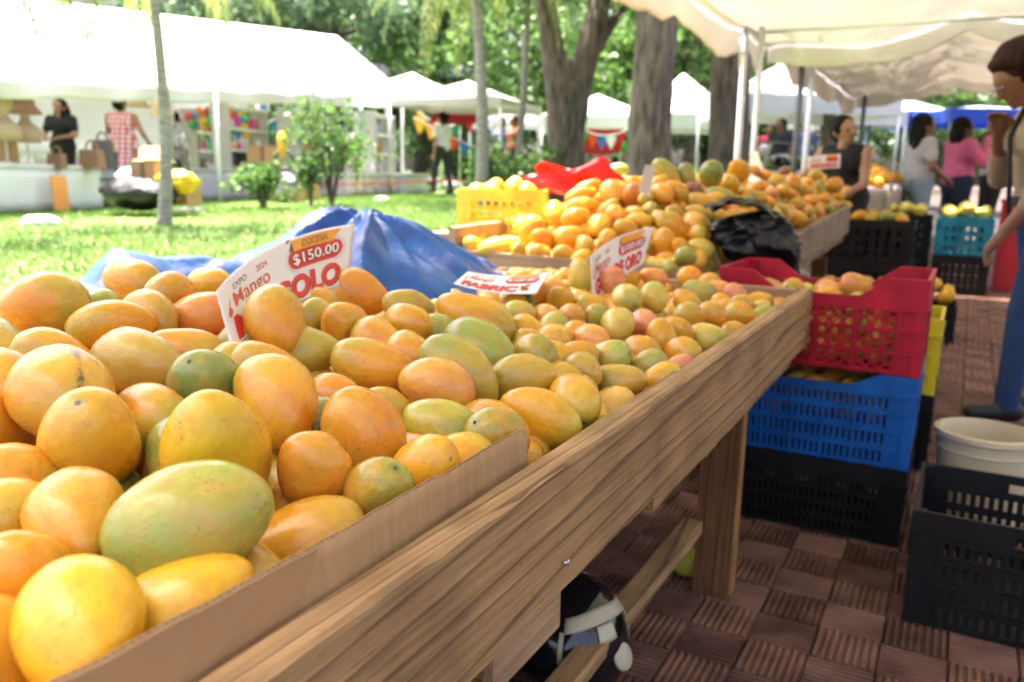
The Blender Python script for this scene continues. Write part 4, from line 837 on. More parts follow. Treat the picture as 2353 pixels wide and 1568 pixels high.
for (px, py, sx, lab) in ((95, 520, 0.15, 'white plastic bag lying on the lawn near the palm'), (1032, 436, 0.30, 'white bundle on the grass beyond the yellow crate'), (877, 462, 0.10, 'small white scrap of paper on the grass by the shrubs')):
    p = onlawn(px, py); q = bag_mesh(sx, sx*0.8, sx*0.42, px*0.1, 0.35, 24, 16); o = q.build('plastic_bag', m_whitep, smooth=True); o.location = (p[0], p[1], p[2] + sx*0.25); o.rotation_euler = (0, 0, 0.6); tag(o, lab, 'bag')

# ------------------------------------------------------------------ crates
def plastic(name, c, rough=0.42): return mat(name, c, rough, 0.28, 9, bump=0.05, bscale=40, spec=0.3)
def crate(label, L_, D, H, m, loc, rz=0.0, style='slots', low=0.055, rows=4, cols=5, group=None, taper=0.96, simple=False, handle=False, slot=0.42):
    root = empty('crate', loc, rz, label, 'crate', group); t = 0.012
    def wall(length, off, ang, lowmid, hnd):
        q = MB(); rot = Matrix.Rotation(ang, 3, 'Z')
        def fr(u, v_, w_):
            k = taper + (1 - taper)*(v_/H); p = rot @ Vector(((u - length/2)*k, -(off*k - w_), v_)); return (p.x, p.y, p.z)
        top = H; band = H*0.20 if style != 'holes' else H*0.30
        e = min(0.11, length*0.2); vm = H - lowmid
        if hnd:
            hw, hh, hv = length*0.13, 0.028, H - band*0.62
            q.prism([(0, H - band), (length/2 - hw, H - band), (length/2 - hw, H), (0, H)], t, fr); q.prism([(length/2 + hw, H - band), (length, H - band), (length, H), (length/2 + hw, H)], t, fr)
            q.prism([(length/2 - hw, H - band), (length/2 + hw, H - band), (length/2 + hw, hv - hh/2), (length/2 - hw, hv - hh/2)], t, fr); q.prism([(length/2 - hw, hv + hh/2), (length/2 + hw, hv + hh/2), (length/2 + hw, H), (length/2 - hw, H)], t, fr)
        elif lowmid > 0: q.prism([(0, H - band), (length, H - band), (length, top), (length - e, top), (length - e*1.75, vm), (e*1.75, vm), (e, top), (0, top)], t, fr)
        else: q.prism([(0, H - band), (length, H - band), (length, top), (0, top)], t, fr)
        # corner strips, rails and ribs
        cs = min(0.07, length*0.13); v0 = 0.0; v1 = H - band
        for a, b_ in ((0, cs), (length - cs, length)): q.prism([(a, v0), (b_, v0), (b_, v1), (a, v1)], t, fr)
        rh = (v1 - v0)/rows; bar = 0.011
        for r in range(rows + 1):
            z = v0 + rh*r; zz = min(max(z, bar), v1 - bar/2)
            q.prism([(0, zz - bar/2), (length, zz - bar/2), (length, zz + bar/2), (0, zz + bar/2)], t + 0.007, lambda u, v_, w_: fr(u, v_, w_ - 0.0065))
        cw = (length - 2*cs)/cols
        for c in range(cols + 1):
            u = cs + cw*c; q.prism([(u - 0.006, 0), (u + 0.006, 0), (u + 0.006, v1), (u - 0.006, v1)], t + 0.0055, lambda u_, v_, w_: fr(u_, v_, w_ - 0.005))
        if style == 'holes':
            nh = cols*3; hw = (length - 2*cs)/nh; hr = rh/2
            for r in range(rows):
                for s_ in range(2):
                    for c in range(nh):
                        cu_, cv_ = cs + hw*(c + 0.5), v0 + rh*r + hr*(s_ + 0.5); rad = min(hw, hr)*0.34; K = 8
                        sq = []; ci = []
                        for k in range(K):
                            a = 2*PI*(k + 0.5)/K; ca, sa = math.cos(a), math.sin(a); mxx = max(abs(ca), abs(sa)); sq.append((cu_ + ca/mxx*hw/2, cv_ + sa/mxx*hr/2)); ci.append((cu_ + ca*rad, cv_ + sa*rad))
                        vs = [fr(u, v_, 0.002) for u, v_ in sq] + [fr(u, v_, 0.002) for u, v_ in ci] + [fr(u, v_, t*0.6) for u, v_ in ci]
                        q.add(vs, [(k, (k + 1) % K, K + (k + 1) % K, K + k) for k in range(K)] + [(K + k, K + (k + 1) % K, 2*K + (k + 1) % K, 2*K + k) for k in range(K)])
        else:
            ns = 2 if simple else 5
            for c in range(cols):
                for k in range(ns + 1):
                    a = cs + cw*c + cw*(k - 0.5 + slot/2)/ns; b_ = a + cw*(1 - slot)/ns
                    a, b_ = max(a, cs + cw*c), min(b_, cs + cw*(c + 1))
                    if b_ > a: q.prism([(a, v0), (b_, v0), (b_, v1), (a, v1)], t*0.55, lambda u, v_, w_: fr(u, v_, w_ + 0.002))
            for r in range(rows): 
                z = v0 + rh*r; q.prism([(cs, z), (length - cs, z), (length - cs, z + rh*0.24), (cs, z + rh*0.24)], t*0.5, lambda u, v_, w_: fr(u, v_, w_ + 0.0024))
        # lip
        return q
    for (ln, of, an, lo, hd) in ((L_, D/2, 0, low, handle), (L_, D/2, PI, low, handle), (D - 2*t, L_/2, PI/2, 0, True), (D - 2*t, L_/2, -PI/2, 0, True)):
        wall(ln, of, an, lo, hd).build('side_panel', m, root)
    q = MB(); q.box((0, 0, 0.012), (L_*taper*0.97, D*taper*0.97, 0.010)); q.build('base', m, root)
    for sx in (-1, 1):
        for sy in (-1, 1):
            q = MB(); q.box((sx*(L_/2 - 0.012)*0.985, sy*(D/2 - 0.012)*0.985, H/2), (0.03, 0.03, H*0.99)); q.build('corner_post', m, root)
    return root
m_cred = plastic('crate_red', (0.38, 0.008, 0.024)); m_cblue = plastic('crate_blue', (0.008, 0.10, 0.36)); m_cblack = plastic('crate_black', (0.008, 0.007, 0.007), 0.55)
m_cyel = plastic('crate_yellow', (0.66, 0.50, 0.05)); m_cteal = plastic('crate_teal', (0.02, 0.22, 0.33))
CXc, CYc = -0.389, 2.935
crate('black plastic crate at the bottom of the stack beside the nearest stall', 0.62, 0.42, 0.25, m_cblack, (CXc, CYc, 0.002), 0, low=0.0, group='crates stacked beside the nearest stall', cols=5)
crate('blue plastic crate between the black and the red one in the stack', 0.625, 0.42, 0.298, m_cblue, (CXc, CYc, 0.253), 0, low=0.045, group='crates stacked beside the nearest stall')
crate('red plastic crate with round holes on top of the stack', 0.63, 0.43, 0.298, m_cred, (CXc, CYc, 0.552), 0, style='holes', low=0.06, rows=3, cols=4, group='crates stacked beside the nearest stall')
def loose(lst, label, group, small=True):
    for k, (x, y, z, W, ty) in enumerate(lst):
        it = dict(c=(x, y, z), d=np.array([random.gauss(0, 1), random.gauss(0, 1), 0.4]), L=W*1.3, W=W, ty=ty)
        spawn(it, label(k) if callable(label) else label, group, MSMALL if small else MANGO)
FARFRUIT = []
def in_crate(cx_, cy_, z0, z1, L_, D, W, types, name, group, top=8, rz=0.0, mound=0.04, far=False):
    """fruit filling a crate: those on top are things of their own, the rest is one mass"""
    pts = []
    nx_ = max(2, int(L_/(W*1.15))); ny_ = max(2, int(D/(W*1.1)))
    for i in range(nx_):
        for j in range(ny_):
            u = (i + 0.5)/nx_ - 0.5 + random.uniform(-0.15, 0.15)/nx_; v_ = (j + 0.5)/ny_ - 0.5 + random.uniform(-0.15, 0.15)/ny_
            pts.append((u*L_*0.9, v_*D*0.9, z1 + mound*(1 - 3*(u*u + v_*v_)) + random.uniform(-0.012, 0.012)))
    c, s_ = math.cos(rz), math.sin(rz)
    pts.sort(key=lambda p: p[0])
    byc = {}
    if far:
        FARFRUIT.extend((cx_ + p[0]*c - p[1]*s_, cy_ + p[0]*s_ + p[1]*c, p[2], W, random.choice(types)) for p in pts); return
    for p in pts:
        ty = random.choice(types); byc[ty] = byc.get(ty, 0) + 1
        k = byc[ty] - 1
        loose([(cx_ + p[0]*c - p[1]*s_, cy_ + p[0]*s_ + p[1]*c, p[2], W*random.uniform(0.92, 1.08), ty)], '%s %s mango from the left in %s' % (ordinal(k), PAL[ty][3], name), group)
in_crate(CXc, CYc, 0.56, 0.735, 0.56, 0.36, 0.082, ['O', 'O', 'YG', 'P', 'G3'], 'the red crate', 'mangoes in the red crate', mound=0.02)
loose([(-0.30, 2.92, 0.80, 0.085, 'P')], 'peach mango standing highest in the red crate', 'mangoes in the red crate')
heap('mangoes', 'fruit filling the blue crate', lambda x, y: 0.51, (CXc - 0.22, CXc + 0.23), (CYc - 0.125, CYc + 0.14), 0.04, 0.075, 2)
heap('mangoes', 'fruit filling the lower part of the red crate', lambda x, y: 0.70, (CXc - 0.22, CXc + 0.23), (CYc - 0.125, CYc + 0.14), 0.04, 0.075, 2)
# banana peel showing over the bottom crate
m_peel = mat('pale_husk', (0.5, 0.42, 0.14), 0.6, 0.2, 20)
q = MB()
for k, (x, w_) in enumerate(((-0.60, 0.07), (-0.45, 0.12), (-0.24, 0.05))):
    q.tube([(x - w_, 2.742, 0.222), (x, 2.736, 0.236), (x + w_, 2.742, 0.215)], [0.004, 0.014, 0.004], 6)
# big black crate in front at the right and bucket
crate('large empty black crate on the tiles in the lower right corner', 0.62, 0.43, 0.31, m_cblack, (0.268, 2.46, 0.002), 0.0, low=0.0, cols=4, handle=True)
m_cream = mat('cream_plastic', (0.64, 0.53, 0.34), 0.45, 0.08, 9)
bk = empty('bucket', (0.125, 2.985, 0.002), 0, 'cream plastic bucket standing behind the large black crate', 'bucket')
q = MB(); q.lathe([(0.0, 0.006), (0.112, 0.006), (0.112, 0.0), (0.118, 0.0), (0.138, 0.33), (0.150, 0.335), (0.150, 0.352), (0.135, 0.355), (0.131, 0.34), (0.114, 0.012), (0.0, 0.012)], 40); q.build('body', m_cream, bk, smooth=True, crease=40)
for z in (0.295,): q = MB(); q.lathe([(0.1345 + (z - 0.285)*0.07, z - 0.003), (0.1425, z), (0.1345 + (z - 0.285)*0.07, z + 0.003)], 40); q.build('rib', m_cream, bk, smooth=True)
# things under the stall
m_gloss = mat('glossy_black', (0.008, 0.008, 0.009), 0.12, 0.2, 5, coat=0.5); m_crm = mat('cream_paint', (0.5, 0.45, 0.3), 0.3, 0.08, 9)
hc = atz(1310, 1455, 0.16); hm = empty('helmet', (hc[0], hc[1], 0.10), 0.6, 'glossy black helmet with cream patches under the nearest stall', 'helmet')
q = MB(); q.ball((0, 0, 0.06), (0.125, 0.145, 0.135), 28, 18, fn=lambda p: 1.0 if p[2] > -0.55 else 0.93); q.build('shell', m_gloss, hm, smooth=True)
def on_shell(a, b_, k=1.012): return (0.125*k*math.cos(b_)*math.cos(a), 0.145*k*math.cos(b_)*math.sin(a), 0.06 + 0.135*k*math.sin(b_))
def band_patch(a0, a1, b0, b1, nm, wob=0.0):
    q = MB(); q.sheet(lambda u, v_: on_shell(a0 + (a1 - a0)*u, b0 + (b1 - b0)*v_ + wob*math.sin(u*PI)), 14, 4, 0.002); return q.build(nm, m_crm, hm, smooth=True)
band_patch(-1.9, -0.2, 0.52, 0.75, 'cream_stripe', 0.12); band_patch(-1.25, -0.85, 0.36, 0.62, 'cream_patch', 0.0); band_patch(-0.2, -0.12, 0.0, 0.75, 'cream_line'); band_patch(-1.98, -1.9, 0.1, 0.55, 'cream_line')
q = MB(); q.lathe([(0, 0.006), (0.026, 0.004), (0.03, 0), (0.02, -0.004)], 20); o = q.build('side_button', m_crm, hm, on_shell(-0.75, 0.02, 1.02), smooth=True); o.rotation_euler = Vector(on_shell(-0.75, 0.02)).to_track_quat('Z', 'Y').to_euler()
q = bag_mesh(0.24, 0.42, 0.13, 8.0, 0.2); o = q.build('bag', m_black, smooth=True); o.location = (-0.92, 1.1, 0.11); tag(o, 'dark bag lying in the shade under the nearest stall', 'bag')
q = MB(); q.ball((0, 0, 0), (0.05, 0.04, 0.045), 14, 10); o = q.build('lemon', mat('lemon_yellow', (0.55, 0.5, 0.05), 0.4), smooth=True); p = atz(1577, 1290, 0.045); o.location = (p[0], p[1], 0.045); tag(o, 'small yellow fruit on the tiles behind the table leg', 'fruit')
# crate of yellow mangoes behind the second stall
YCP = atf(1158, 470, 3.9); YCP[2] = 0.872
yc = crate('yellow crate of yellow mangoes at the back of the second stall', 0.40, 0.30, 0.20, m_cyel, YCP, math.radians(24), low=0.0, rows=3, cols=4, simple=True, slot=0.7)
in_crate(YCP[0], YCP[1], 0.85, 1.05, 0.36, 0.26, 0.075, ['Y', 'Y', 'Y', 'P', 'YG'], 'the yellow crate', 'mangoes in the yellow crate', rz=math.radians(24), mound=0.04)
q = MB(); q.box((YCP[0] - 0.02, YCP[1] + 0.05, 0.72), (0.5, 0.5, 0.29)); q.box((YCP[0], YCP[1] + 0.1, 0.864), (0.62, 0.62, 0.012)); tag(q.build('crate_support', m_woodg), 'wooden shelf under the yellow crate beside the lawn', 'shelf')
tc_ = crate('dark teal crate beside the yellow crate at the second stall', 0.5, 0.34, 0.19, plastic('crate_dark_teal', (0.015, 0.08, 0.12)), (YCP[0] + 0.42, YCP[1] + 0.42, 0.876), math.radians(24), low=0.0, rows=3, cols=3, simple=True)
in_crate(YCP[0] + 0.42, YCP[1] + 0.42, 0.85, 1.04, 0.46, 0.30, 0.078, ['Y', 'O', 'Y', 'P'], 'the dark teal crate', 'mangoes in the dark teal crate', rz=math.radians(24), far=True)
# crates along the walkway
GC = 'crates along the far walkway'
def stack(x, y, cols_, lab, L_=0.58, D=0.4, H=0.28, rz=0.0):
    z = floor_z(y) + 0.004
    for m, l in zip(cols_, lab): crate(l, L_, D, H, m, (x, y, z), rz, low=0.0, rows=3, cols=3, simple=True, group=GC); z += H + 0.002
    return z
m_cyb = plastic('crate_yellow_bright', (0.62, 0.5, 0.02))
z = stack(-0.34, 3.72, [m_cblack, m_cyb], ['black crate under the yellow one behind the red crate', 'yellow crate with blue marks behind the red crate'], 0.6, 0.42, 0.30)
for k, zz in enumerate((0.40, 0.50)):
    q = MB(); q.sheet(lambda u, v_: (-0.034 + 0.002, 3.60 + 0.10*(u - 0.5), floor_z(3.6) + zz + 0.07*(v_ - 0.5)*math.sin(PI*(0.1 + 0.8*u))), 8, 4, 0.002); tag(q.build('painted_mark', mat('blue_mark', (0.02, 0.16, 0.3), 0.6)), ('upper' if k else 'lower') + ' blue mark on the yellow crate', 'mark')
in_crate(-0.34, 3.72, 0.3, z - 0.03, 0.54, 0.36, 0.10, ['G', 'G2', 'G'], 'the crate behind the red one', 'green mangoes behind the red crate', mound=0.03, far=True)
z = stack(-0.45, 4.75, [m_cblack, m_cteal], ['black crate under the blue one by the second stall', 'blue crate of orange mangoes by the second stall'], 0.55, 0.4, 0.27)
in_crate(-0.45, 4.75, 0.3, z - 0.02, 0.5, 0.36, 0.085, ['O', 'O', 'R'], 'the blue crate by the second stall', 'orange mangoes by the second stall', mound=0.02, far=True)
z = stack(-0.25, 6.3, [m_cblack], ['low black crate of yellow fruit in the walkway'], 0.5, 0.36, 0.24)
in_crate(-0.18, 6.3, 0.3, z + 0.01, 0.36, 0.3, 0.10, ['Y', 'Y', 'YG'], 'the low black crate', 'yellow fruit in the low black crate', mound=0.10, far=True)
z = stack(-0.68, 7.7, [m_cblack, m_cblack], ['black crate at the bottom of the middle walkway stack', 'black crate of green and orange fruit in the walkway'], 0.62, 0.42, 0.34)
in_crate(-0.70, 7.7, 0.3, z - 0.02, 0.58, 0.36, 0.10, ['O', 'G2', 'G', 'O'], 'the black walkway crate', 'fruit in the black walkway crate', mound=0.05, far=True)
z = stack(-0.02, 8.6, [m_cblack, m_cteal], ['black crate under the teal one in the walkway', 'teal crate heaped with pale green mangoes'], 0.46, 0.42, 0.33)
in_crate(-0.02, 8.6, 0.3, z + 0.0, 0.44, 0.4, 0.11, ['G3', 'G3', 'YG', 'G3'], 'the teal crate', 'pale green mangoes in the teal crate', mound=0.09, far=True)
z = stack(-0.52, 8.75, [m_cblack, m_cblack], ['black crate at the bottom beside the teal stack', 'black crate of green mangoes beside the teal one'], 0.46, 0.42, 0.33)
in_crate(-0.52, 8.75, 0.3, z + 0.0, 0.44, 0.4, 0.11, ['G3', 'G2', 'G3'], 'the crate beside the teal one', 'green mangoes beside the teal crate', mound=0.07, far=True)
m_redbox = mat('red_box', (0.45, 0.02, 0.03), 0.6)
q = MB(); q.box((0.36, 8.9, floor_z(8.9) + 0.4), (0.2, 0.3, 0.8)); q.box((0.36, 8.9, floor_z(8.9) + 0.81), (0.22, 0.32, 0.03)); tag(q.build('cool_box', m_redbox), 'red box beside the teal crate in the walkway', 'box')
# third stall fruit
Z3 = lambda x, y: 1.06 + 0.22*max(0, 1 - abs((x + 1.12)/0.5)**2)*sm_((y - 8.3)/0.6)
for i in range(130):
    x = random.uniform(-1.5, -0.74); y = random.uniform(8.4, 11.0); FARFRUIT.append((x, y, Z3(x, y) + 0.02, 0.095, random.choice(['O', 'O', 'Y', 'O', 'G2'])))
FM = {}
def far_mat(ty):
    if ty not in FM: FM[ty] = mat('far_fruit_' + ty, PAL[ty][0], 0.4, 0.1, 12, col2=PAL[ty][1])
    return FM[ty]
tys = sorted({f[4] for f in FARFRUIT}); bv, bf = mango_verts(3, 12, 8); bv = np.array(bv); q = MB()
for (x, y, z, W, ty) in FARFRUIT:
    R3 = np.array(axis_quat((random.gauss(0, 1), random.gauss(0, 1), 0.4), random.random()*6).to_matrix()); w_ = W*random.uniform(0.9, 1.1)
    q.add((bv*np.array([w_, w_, w_*1.32])) @ R3.T + np.array([x, y, z]), bf, tys.index(ty))
tag(q.build('mangoes', [far_mat(t) for t in tys], smooth=True), 'fruit in the crates and on the stall far along the walkway', 'mangoes', kind='stuff')
# ------------------------------------------------------------------ canopies
m_can = mat('beige_canopy', (0.82, 0.805, 0.78), 0.85, 0.05, 2.5, bump=0.15, bscale=18, trans=0.22)
m_tent = mat('white_tent', (0.84, 0.84, 0.86), 0.7, 0.03, 1.5, trans=0.30)
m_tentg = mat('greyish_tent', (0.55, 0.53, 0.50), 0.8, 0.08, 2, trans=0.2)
m_lav = mat('lavender_cloth', (0.56, 0.53, 0.68), 0.85, 0.08, 3, bump=0.2, bscale=10)
m_pole = mat('steel_pole', (0.62, 0.64, 0.66), 0.35, 0.08, 5, metal=0.6)
m_dpole = mat('dark_pole', (0.09, 0.09, 0.10), 0.5, 0.1, 5)
m_blue = mat('blue_canopy', (0.03, 0.09, 0.50), 0.7, 0.1, 3, trans=0.25)
m_bluel = mat('pale_blue_canopy', (0.55, 0.62, 0.85), 0.7, 0.06, 3, trans=0.4)
def pole(parent, a, b_, r=0.02, m=None, name='pole'):
    q = MB(); q.tube([a, b_], r, 10); return q.build(name, m or m_pole, parent, smooth=True)
def canopy(label, x0, x1, y0, y1, ze, rise, bay, mcol, val=0.2, seed=0.0, group=None):
    root = empty('canopy', (0, 0, 0), 0, label, 'canopy', group)
    def top(u, v_):
        x = x0 + (x1 - x0)*u; y = y0 + (y1 - y0)*v_
        arch = 1 - (2*u - 1)**2
        fy = ((y - y0)/bay) % 1.0; sag = abs(math.sin(PI*fy))**0.8
        fx = (u*3) % 1.0; sagx = abs(math.sin(PI*fx))**0.8
        e = min(1, 6*u, 6*(1 - u), 1)
        z = ze + rise*arch**0.75 - 0.16*sag*(0.35 + 0.65*sagx)*(0.45 + 0.55*e) - 0.05*sagx*e
        z += 0.03*mnoise.noise(Vector((x*1.4 + seed, y*1.4, 2.0))) + 0.012*ridged(x*3 + seed, y*2.6, 5.0)
        return (x, y, z)
    q = MB(); q.sheet(top, 72, 84, 0.004); q.build('roof_sheet', mcol, root, smooth=True)
    def hang(side):
        def fn(u, v_):
            if side in ('l', 'r'):
                uu = 0.0 if side == 'l' else 1.0; x, y, z = top(uu, u)
                n_ = (y1 - y0)/bay; out = -1 if side == 'l' else 1
                ph = u*n_; dr = val*(0.65 + 0.55*abs(math.sin(PI*ph))**0.7) + 0.02*fbm(y*3, seed)
                return (x + out*(0.015 + 0.03*v_*math.sin(u*n_*9 + seed) + 0.02*v_), y, z + 0.002 - dr*v_)
            vv = 0.0 if side == 'n' else 1.0; x, y, z = top(u, vv); out = -1 if side == 'n' else 1
            return (x, y + out*(0.012 + 0.03*v_*abs(math.sin(u*38 + seed))), z + 0.002 - val*0.9*v_*(0.8 + 0.3*abs(math.sin(u*PI*6))))
        return fn
    for side in 'lrnf':
        q = MB(); q.sheet(hang(side), 110, 8, 0.003); q.build('valance', mcol, root, smooth=True)
    return root
cn = canopy('sagging beige canopy over the nearest stalls and the walkway', -1.86, 3.2, 0.12, 8.45, 2.38, 0.26, 1.9, m_can, 0.20)
for (px_, x) in ((0, -1.82), (0, 3.15)):
    for y in (0.3, 7.4): pole(cn, (x, y, floor_z(y)), (x, y, 2.42), 0.028)
pole(cn, (-1.69, 7.42, floor_z(7.4)), (-1.69, 7.42, 2.4), 0.026)
for x in (-1.82, 3.15): pole(cn, (x, 0.2, 2.40), (x, 8.4, 2.40), 0.02, name='frame_bar')
for y in (0.2, 2.05, 3.95, 5.85, 7.75): pole(cn, (-1.82, y, 2.41), (3.15, y, 2.41), 0.016, name='frame_bar')
q = MB(); q.tube([(-1.85, 7.36, 2.3), (-1.83, 7.30, 2.18), (-1.835, 7.33, 2.05), (-1.83, 7.37, 2.2)], [0.02, 0.014, 0.008, 0.016], 7); q.build('tie_cloth', m_tent, cn)
c2_ = canopy('beige canopy further along the walkway', -1.75, 2.2, 8.75, 14.4, 2.42, 0.3, 1.9, mat('beige_canopy_far', (0.74, 0.70, 0.65), 0.85, 0.06, 2.5, trans=0.26), 0.22, 4.0)
for (x, y) in ((-1.62, 8.95), (-1.52, 8.95), (2.1, 8.95), (-1.6, 14.2), (2.1, 14.2)): pole(c2_, (x, y, floor_z(y)), (x, y, 2.45), 0.03, m_dpole if x < -1.58 else m_pole)
# lamps under the far canopy
for k, px in enumerate((2170, 2300)):
    p = atf(px, 214, 11.5); q = MB(); q.box(tuple(p), (0.30, 0.12, 0.05)); q.box((p[0], p[1], p[2] + 0.06), (0.05, 0.05, 0.09)); tag(q.build('lamp_panel', mat('lamp_white', (0.85, 0.88, 0.9), 0.4)), ('left' if k == 0 else 'right') + ' white lamp panel under the far beige canopy', 'lamp')
# long white tent on the lawn
lt = empty('market_tent', (-9.5, 8.6, 0.69), 0, 'long white gabled tent filling the left of the lawn', 'tent')
E0, E1 = np.array([-8.3, 2.0]), np.array([-10.62, 14.9]); nrm_ = np.array([-0.985, -0.175])
ez = lambda y: 2.27 + 0.0715*(y - 8.64); rz_ = lambda y: 3.42 + 0.098*(y - 8.64)
def roof(side):
    def fn(u, v_):
        e = E0 + (E1 - E0)*u; w_ = 1.75
        p = e + nrm_*(w_*v_ if side > 0 else w_*(2 - v_)); y = e[1]
        sag = -0.10*math.sin(PI*v_)*(0.6 + 0.4*abs(math.sin(u*PI*4)))
        return (p[0], p[1], ez(y)*(1 - v_) + rz_(y)*v_ + sag)
    return fn
inv = Matrix.Translation(lt.location).inverted()
def lsub(q, nm, m, smooth=True, par=lt):
    o = q.build(nm, m, par, smooth=smooth); o.matrix_parent_inverse = inv; return o
for s_ in (1, -1): q = MB(); q.sheet(roof(s_), 60, 14, 0.004); lsub(q, 'roof_slope', m_tent)
q = MB(); a, b_, c = roof(1)(1, 0), roof(1)(1, 1), roof(-1)(1, 0); q.add([a, b_, c, tuple(np.array(a) + [0, 0.004, 0]), tuple(np.array(b_) + [0, 0.004, 0]), tuple(np.array(c) + [0, 0.004, 0])], [(0, 1, 2), (5, 4, 3)]); lsub(q, 'gable', m_tent, False)
m_val = mat('tent_valance', (0.74, 0.72, 0.76), 0.8, 0.05, 3, trans=0.25)
for s_ in (0, 1):
    def vfn(u, v_):
        e = E0 + (E1 - E0)*u + nrm_*3.5*s_; return (e[0] + (0.03*math.sin(u*70)*v_ + 0.006)*(1 if s_ == 0 else -1), e[1], ez(e[1]) - 0.004 - (0.17 + 0.03*abs(math.sin(u*30)))*v_)
    q = MB(); q.sheet(vfn, 120, 4, 0.003); lsub(q, 'valance', m_val)
for f_ in (0.02, 0.225, 0.51, 0.965):
    for s_ in (0, 1):
        e = E0 + (E1 - E0)*f_ + nrm_*3.46*s_; q = MB(); q.tube([(e[0], e[1], lawn_z(*e) - 0.02), (e[0], e[1], ez(e[1]))], 0.03, 8); lsub(q, 'pole', mat('white_pole', (0.8, 0.8, 0.82), 0.4))
def pyramid(label, px, fw, eave_y, peak_y, half, rot, m, valm=None, val=0.22, legs=m_pole, group='tents across the park', dx=0.0):
    c = atf(px, eave_y, fw); zt = atf(px, peak_y, fw)[2]; ze = c[2]
    g0 = lawn_z(c[0], c[1]) if c[0] < -2.7 else floor_z(c[1])
    root = empty('market_tent', (c[0], c[1], g0), rot, label, 'tent', group); ze -= g0; zt -= g0
    for k in range(4):
        R_ = Matrix.Rotation(k*PI/2, 3, 'Z')
        def fn(u, v_):
            h = half*(1 - v_*0.985); x = -h + 2*h*u; z = ze + (zt - ze)*(v_**1.25) - 0.05*math.sin(PI*v_)*(1 - abs(2*u - 1))
            p = R_ @ Vector((x, -h, z)); return (p.x, p.y, p.z)
        q = MB(); q.sheet(fn, 14, 10, 0.004); q.build('roof_panel', m, root, smooth=True)
        def vf(u, v_):
            p = R_ @ Vector((-half + 2*half*u, -half - 0.008, ze - 0.003 - val*v_)); return (p.x, p.y, p.z)
        q = MB(); q.sheet(vf, 8, 2, 0.003); q.build('valance', valm or m, root)
        p = R_ @ Vector((half*0.98, half*0.98, 0)); q = MB(); q.tube([(p.x, p.y, -0.05), (p.x, p.y, ze)], 0.028, 8); q.build('pole', legs, root, smooth=True)
    return root
m_purp = mat('lilac_tent', (0.66, 0.64, 0.78), 0.75, 0.05, 2, trans=0.3)
pyramid('lilac-white peaked tent behind the long white one', 968, 25, 172, 110, 1.6, 0.5, m_purp)
pyramid('small pale tent peak showing behind the long white ridge', 850, 28, 160, 135, 1.4, 0.2, m_purp)
pyramid('white tent with a lifted edge right of the long one', 948, 20, 208, 168, 0.95, 0.35, m_tent)
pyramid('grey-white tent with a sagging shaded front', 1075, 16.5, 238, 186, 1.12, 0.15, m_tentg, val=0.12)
pyramid('low white tent left of the forked tree', 1185, 23, 290, 240, 1.15, 0.45, m_tent, val=0.15)
pyramid('low white tent right of the forked tree', 1372, 20, 275, 218, 1.35, 0.5, m_tent, val=0.28)
pyramid('tall white tent between the two bare trunks', 1565, 19, 270, 170, 1.15, 0.55, m_tent, mat('tent_valance_grey', (0.7, 0.72, 0.78), 0.8, 0.04), val=0.30)
pyramid('largest white peaked tent beyond the canopy poles', 1820, 15.5, 235, 122, 1.35, 0.55, m_tent, val=0.3)
pyramid('white tent showing right of the second canopy pole', 1935, 19, 262, 205, 1.0, 0.5, m_tent, val=0.3)
pyramid('blue tent with pale roof in the far walkway', 2058, 20, 262, 222, 1.0, 0.5, m_bluel, m_blue, 0.30, m_dpole)
pyramid('blue tent at the far right beyond the walkway', 2245, 18, 258, 244, 0.95, 0.45, m_bluel, m_blue, 0.28, m_dpole)
# red awning and red bunting cloth
def cloth(name, label, cat, pts, m, th=0.004, sag=0.1, nu=20, nv=8):
    a, b_, c, d = [np.array(p) for p in pts]
    q = MB(); q.sheet(lambda u, v_: tuple((a*(1 - u) + b_*u)*(1 - v_) + (d*(1 - u) + c*u)*v_ - np.array([0, 0, sag*math.sin(PI*u)*(0.5 + 0.5*v_)])), nu, nv, th); return tag(q.build(name, m, smooth=True), label, cat)
m_redc = mat('red_cloth', (0.55, 0.03, 0.05), 0.8, 0.12, 4, trans=0.25)
cloth('awning', 'red awning under the grey-white tent', 'awning', [atf(1000, 258, 17.5), atf(1110, 262, 17.5), atf(1110, 282, 17), atf(985, 280, 17)], m_redc, sag=0.05)
cloth('hanging_cloth', 'red cloth hung beyond the forked tree', 'cloth', [atf(1325, 292, 19), atf(1440, 296, 19), atf(1425, 352, 19), atf(1325, 350, 19)], m_redc, sag=0.05)
# pennant strings
PEN = [mat('pennant_' + n_, c, 0.7, 0.08, trans=0.3) for n_, c in (('orange', (0.75, 0.16, 0.03)), ('yellow', (0.75, 0.5, 0.05)), ('green', (0.04, 0.35, 0.15)), ('blue', (0.08, 0.25, 0.6)), ('white', (0.8, 0.8, 0.8)), ('red', (0.6, 0.04, 0.05)))]
def pennants(label, a, b_, n, drop, size, seq):
    a, b_ = np.array(a), np.array(b_); root = empty('pennant_string', a, 0, label, 'bunting'); P = lambda u: (b_ - a)*u - np.array([0, 0, drop*4*u*(1 - u)])
    q = MB(); q.tube([tuple(P(k/16)) for k in range(17)], 0.012, 5); q.build('cord', PEN[4], root)
    for k in range(n):
        u = (k + 0.5)/n; p = P(u); d = (P(min(1, u + 0.02)) - P(u - 0.02)); d /= np.linalg.norm(d); sd = d*size*0.55
        q = MB(); q.prism([(-1, 0), (1, 0), (0, -1)], 0.004, lambda U, V_, W_: tuple(p + sd*U + np.array([0, 0, size*1.1*V_ - 0.012]) + np.array([W_, W_, 0]))); q.build('pennant', PEN[seq[k % len(seq)]], root)
